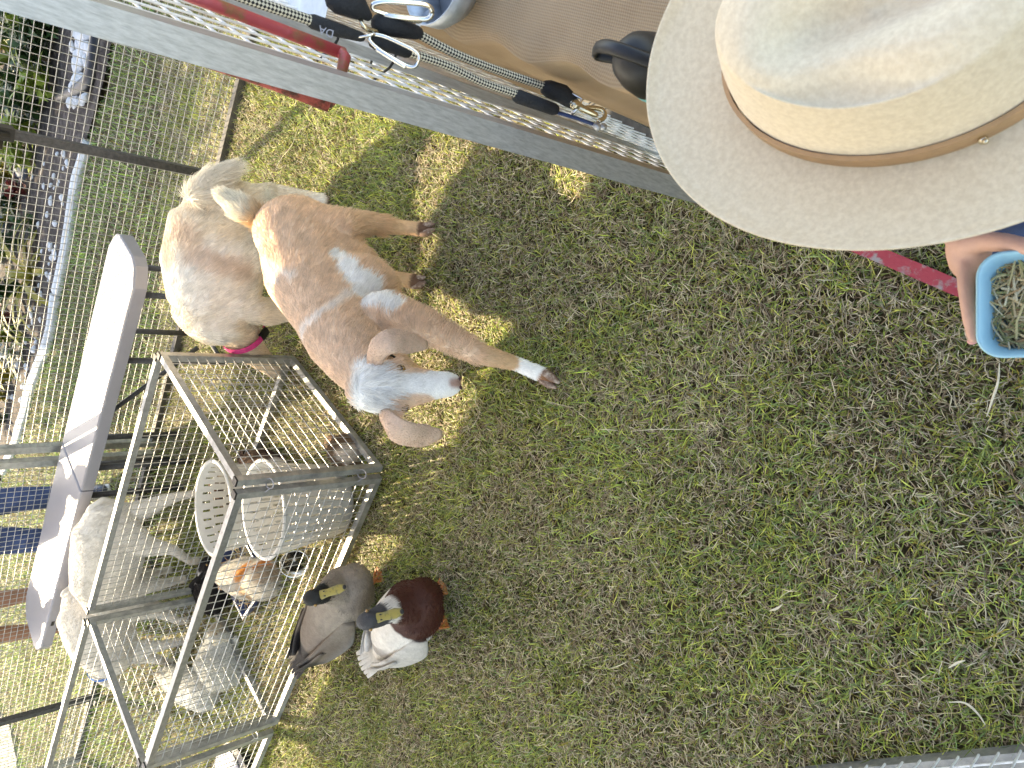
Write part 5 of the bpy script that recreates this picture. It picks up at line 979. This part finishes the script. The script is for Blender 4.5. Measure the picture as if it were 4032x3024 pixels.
nL = 9000; cen_ = rng.normal(0, 1, (70, 3)); cen_ /= np.linalg.norm(cen_, axis=1)[:, None]; cen_ *= rng.uniform(.3, 1, (70, 1)) ** .5 * np.array([[2.1, 1.0, .75]]); ci = cen_[rng.integers(0, 70, nL)] + rng.normal(0, .22, (nL, 3)) + np.array([tp.x, tp.y, 4.0])
d1 = rng.normal(0, 1, (nL, 3)); d1 /= np.linalg.norm(d1, axis=1)[:, None]; d2 = np.cross(d1, rng.normal(0, 1, (nL, 3))); d2 /= np.linalg.norm(d2, axis=1)[:, None]; ls = rng.uniform(.06, .11, (nL, 1))
VV = np.stack([ci - d1 * ls, ci + d2 * ls * .45, ci + d1 * ls, ci - d2 * ls * .45], 1).reshape(-1, 3); me = bpy.data.meshes.new('crown'); me.from_pydata(VV.tolist(), [], (np.arange(nL * 4).reshape(-1, 4)).tolist()); o = link('crown', me, LD, tr_); o['kind'] = 'stuff'
slab = mat('blue_grey_slate', (.16, .18, .21), .8, 0, 8, .2, .3, 40)
for x, y, s, lb in ((55, 480, .16, 'blue-grey flat rock among the plants near the gazebo clamp'), (20, 860, .26, 'large blue-grey slab at the left edge of the garden bed'), (110, 660, .10, 'small grey rock on the garden soil')):
    bm = NB(); bmesh.ops.create_icosphere(bm, subdivisions=3, radius=1); p = G(x, y)
    for v in bm.verts: v.co = Vector((v.co.x * s, v.co.y * s * 1.2, v.co.z * .07)) * (1 + .2 * noise.noise(v.co * 1.5)) + p + Vector((0, 0, .03))
    tag(obj('rock', bm, slab, base=p, smooth=True), lb, 'rock')
# grey path at the far lower left, with a low upright kerb face
pp = [G(-10, 2800), G(45, 2850), G(75, 2990), G(80, 3100)]; pp = [Vector((p.x, p.y, .02)) for p in pp]
bm = NB(); far_ = [p + Vector((-4, 3.0, 0)) for p in pp]; lo1 = [bm.verts.new(p) for p in pp]; hi1 = [bm.verts.new(p) for p in far_]; skv = [bm.verts.new(p - Vector((0, 0, .05))) for p in pp]
for i in range(3): bm.faces.new((lo1[i], lo1[i + 1], hi1[i + 1], hi1[i])); bm.faces.new((skv[i], skv[i + 1], lo1[i + 1], lo1[i]))
tag(obj('path', bm, mat('pale_concrete_path', (.24, .225, .21), .9, 0, 20, .12, .3, 60)), kind='structure')

# ------------------------------------------------------------------ loose straws and a few dry leaves on the lawn
straw_m = mat('pale_straw', (.62, .56, .42), .7, 0, 30, .15)
for pts, w, lb in (([(3935, 1430), (3930, 1500), (3905, 1580), (3885, 1640)], .0045, 'long pale straw stalk on the grass below the blue bowl'), ([(2275, 1215), (2245, 1250), (2215, 1290)], .0022, 'thin pale straw on the grass beside the front hoof'), ([(3030, 2405), (3060, 2395), (3080, 2380)], .005, 'short white straw fragment in the middle of the lawn'),
                   ([(3735, 2630), (3770, 2610), (3800, 2600)], .005, 'pale curled dry leaf on the lawn at lower right'), ([(3735, 2765), (3800, 2768), (3850, 2810), (3880, 2855)], .0045, 'curved yellow dry blade near the lower right fence panel'), ([(1175, 500), (1150, 570), (1110, 620), (1085, 665)], .0020, 'thin bleached straw on the sunlit grass by the post'),
                   ([(1840, 1490), (1875, 1530), (1870, 1580), (1890, 1620), (1860, 1680), (1815, 1700)], .0018, 'kinked brown root strand beside the goat\'s nose'), ([(2770, 1790), (2815, 1840), (2820, 1890)], .002, 'pale straw lying in the shaded lawn'), ([(2480, 1700), (2600, 1690), (2810, 1695)], .0016, 'long thin dry stem across the lawn centre')):
    P = spline([G(x, y, .034) for x, y in pts], 12); bm = NB(); tube(bm, P, [(w * .55 * (1 - abs(i - 6) / 9), w * .3) for i in range(13)], 6, up=(0, 0, 1)); tag(obj('straw_stalk', bm, straw_m, base=P[0]), lb, 'straw')
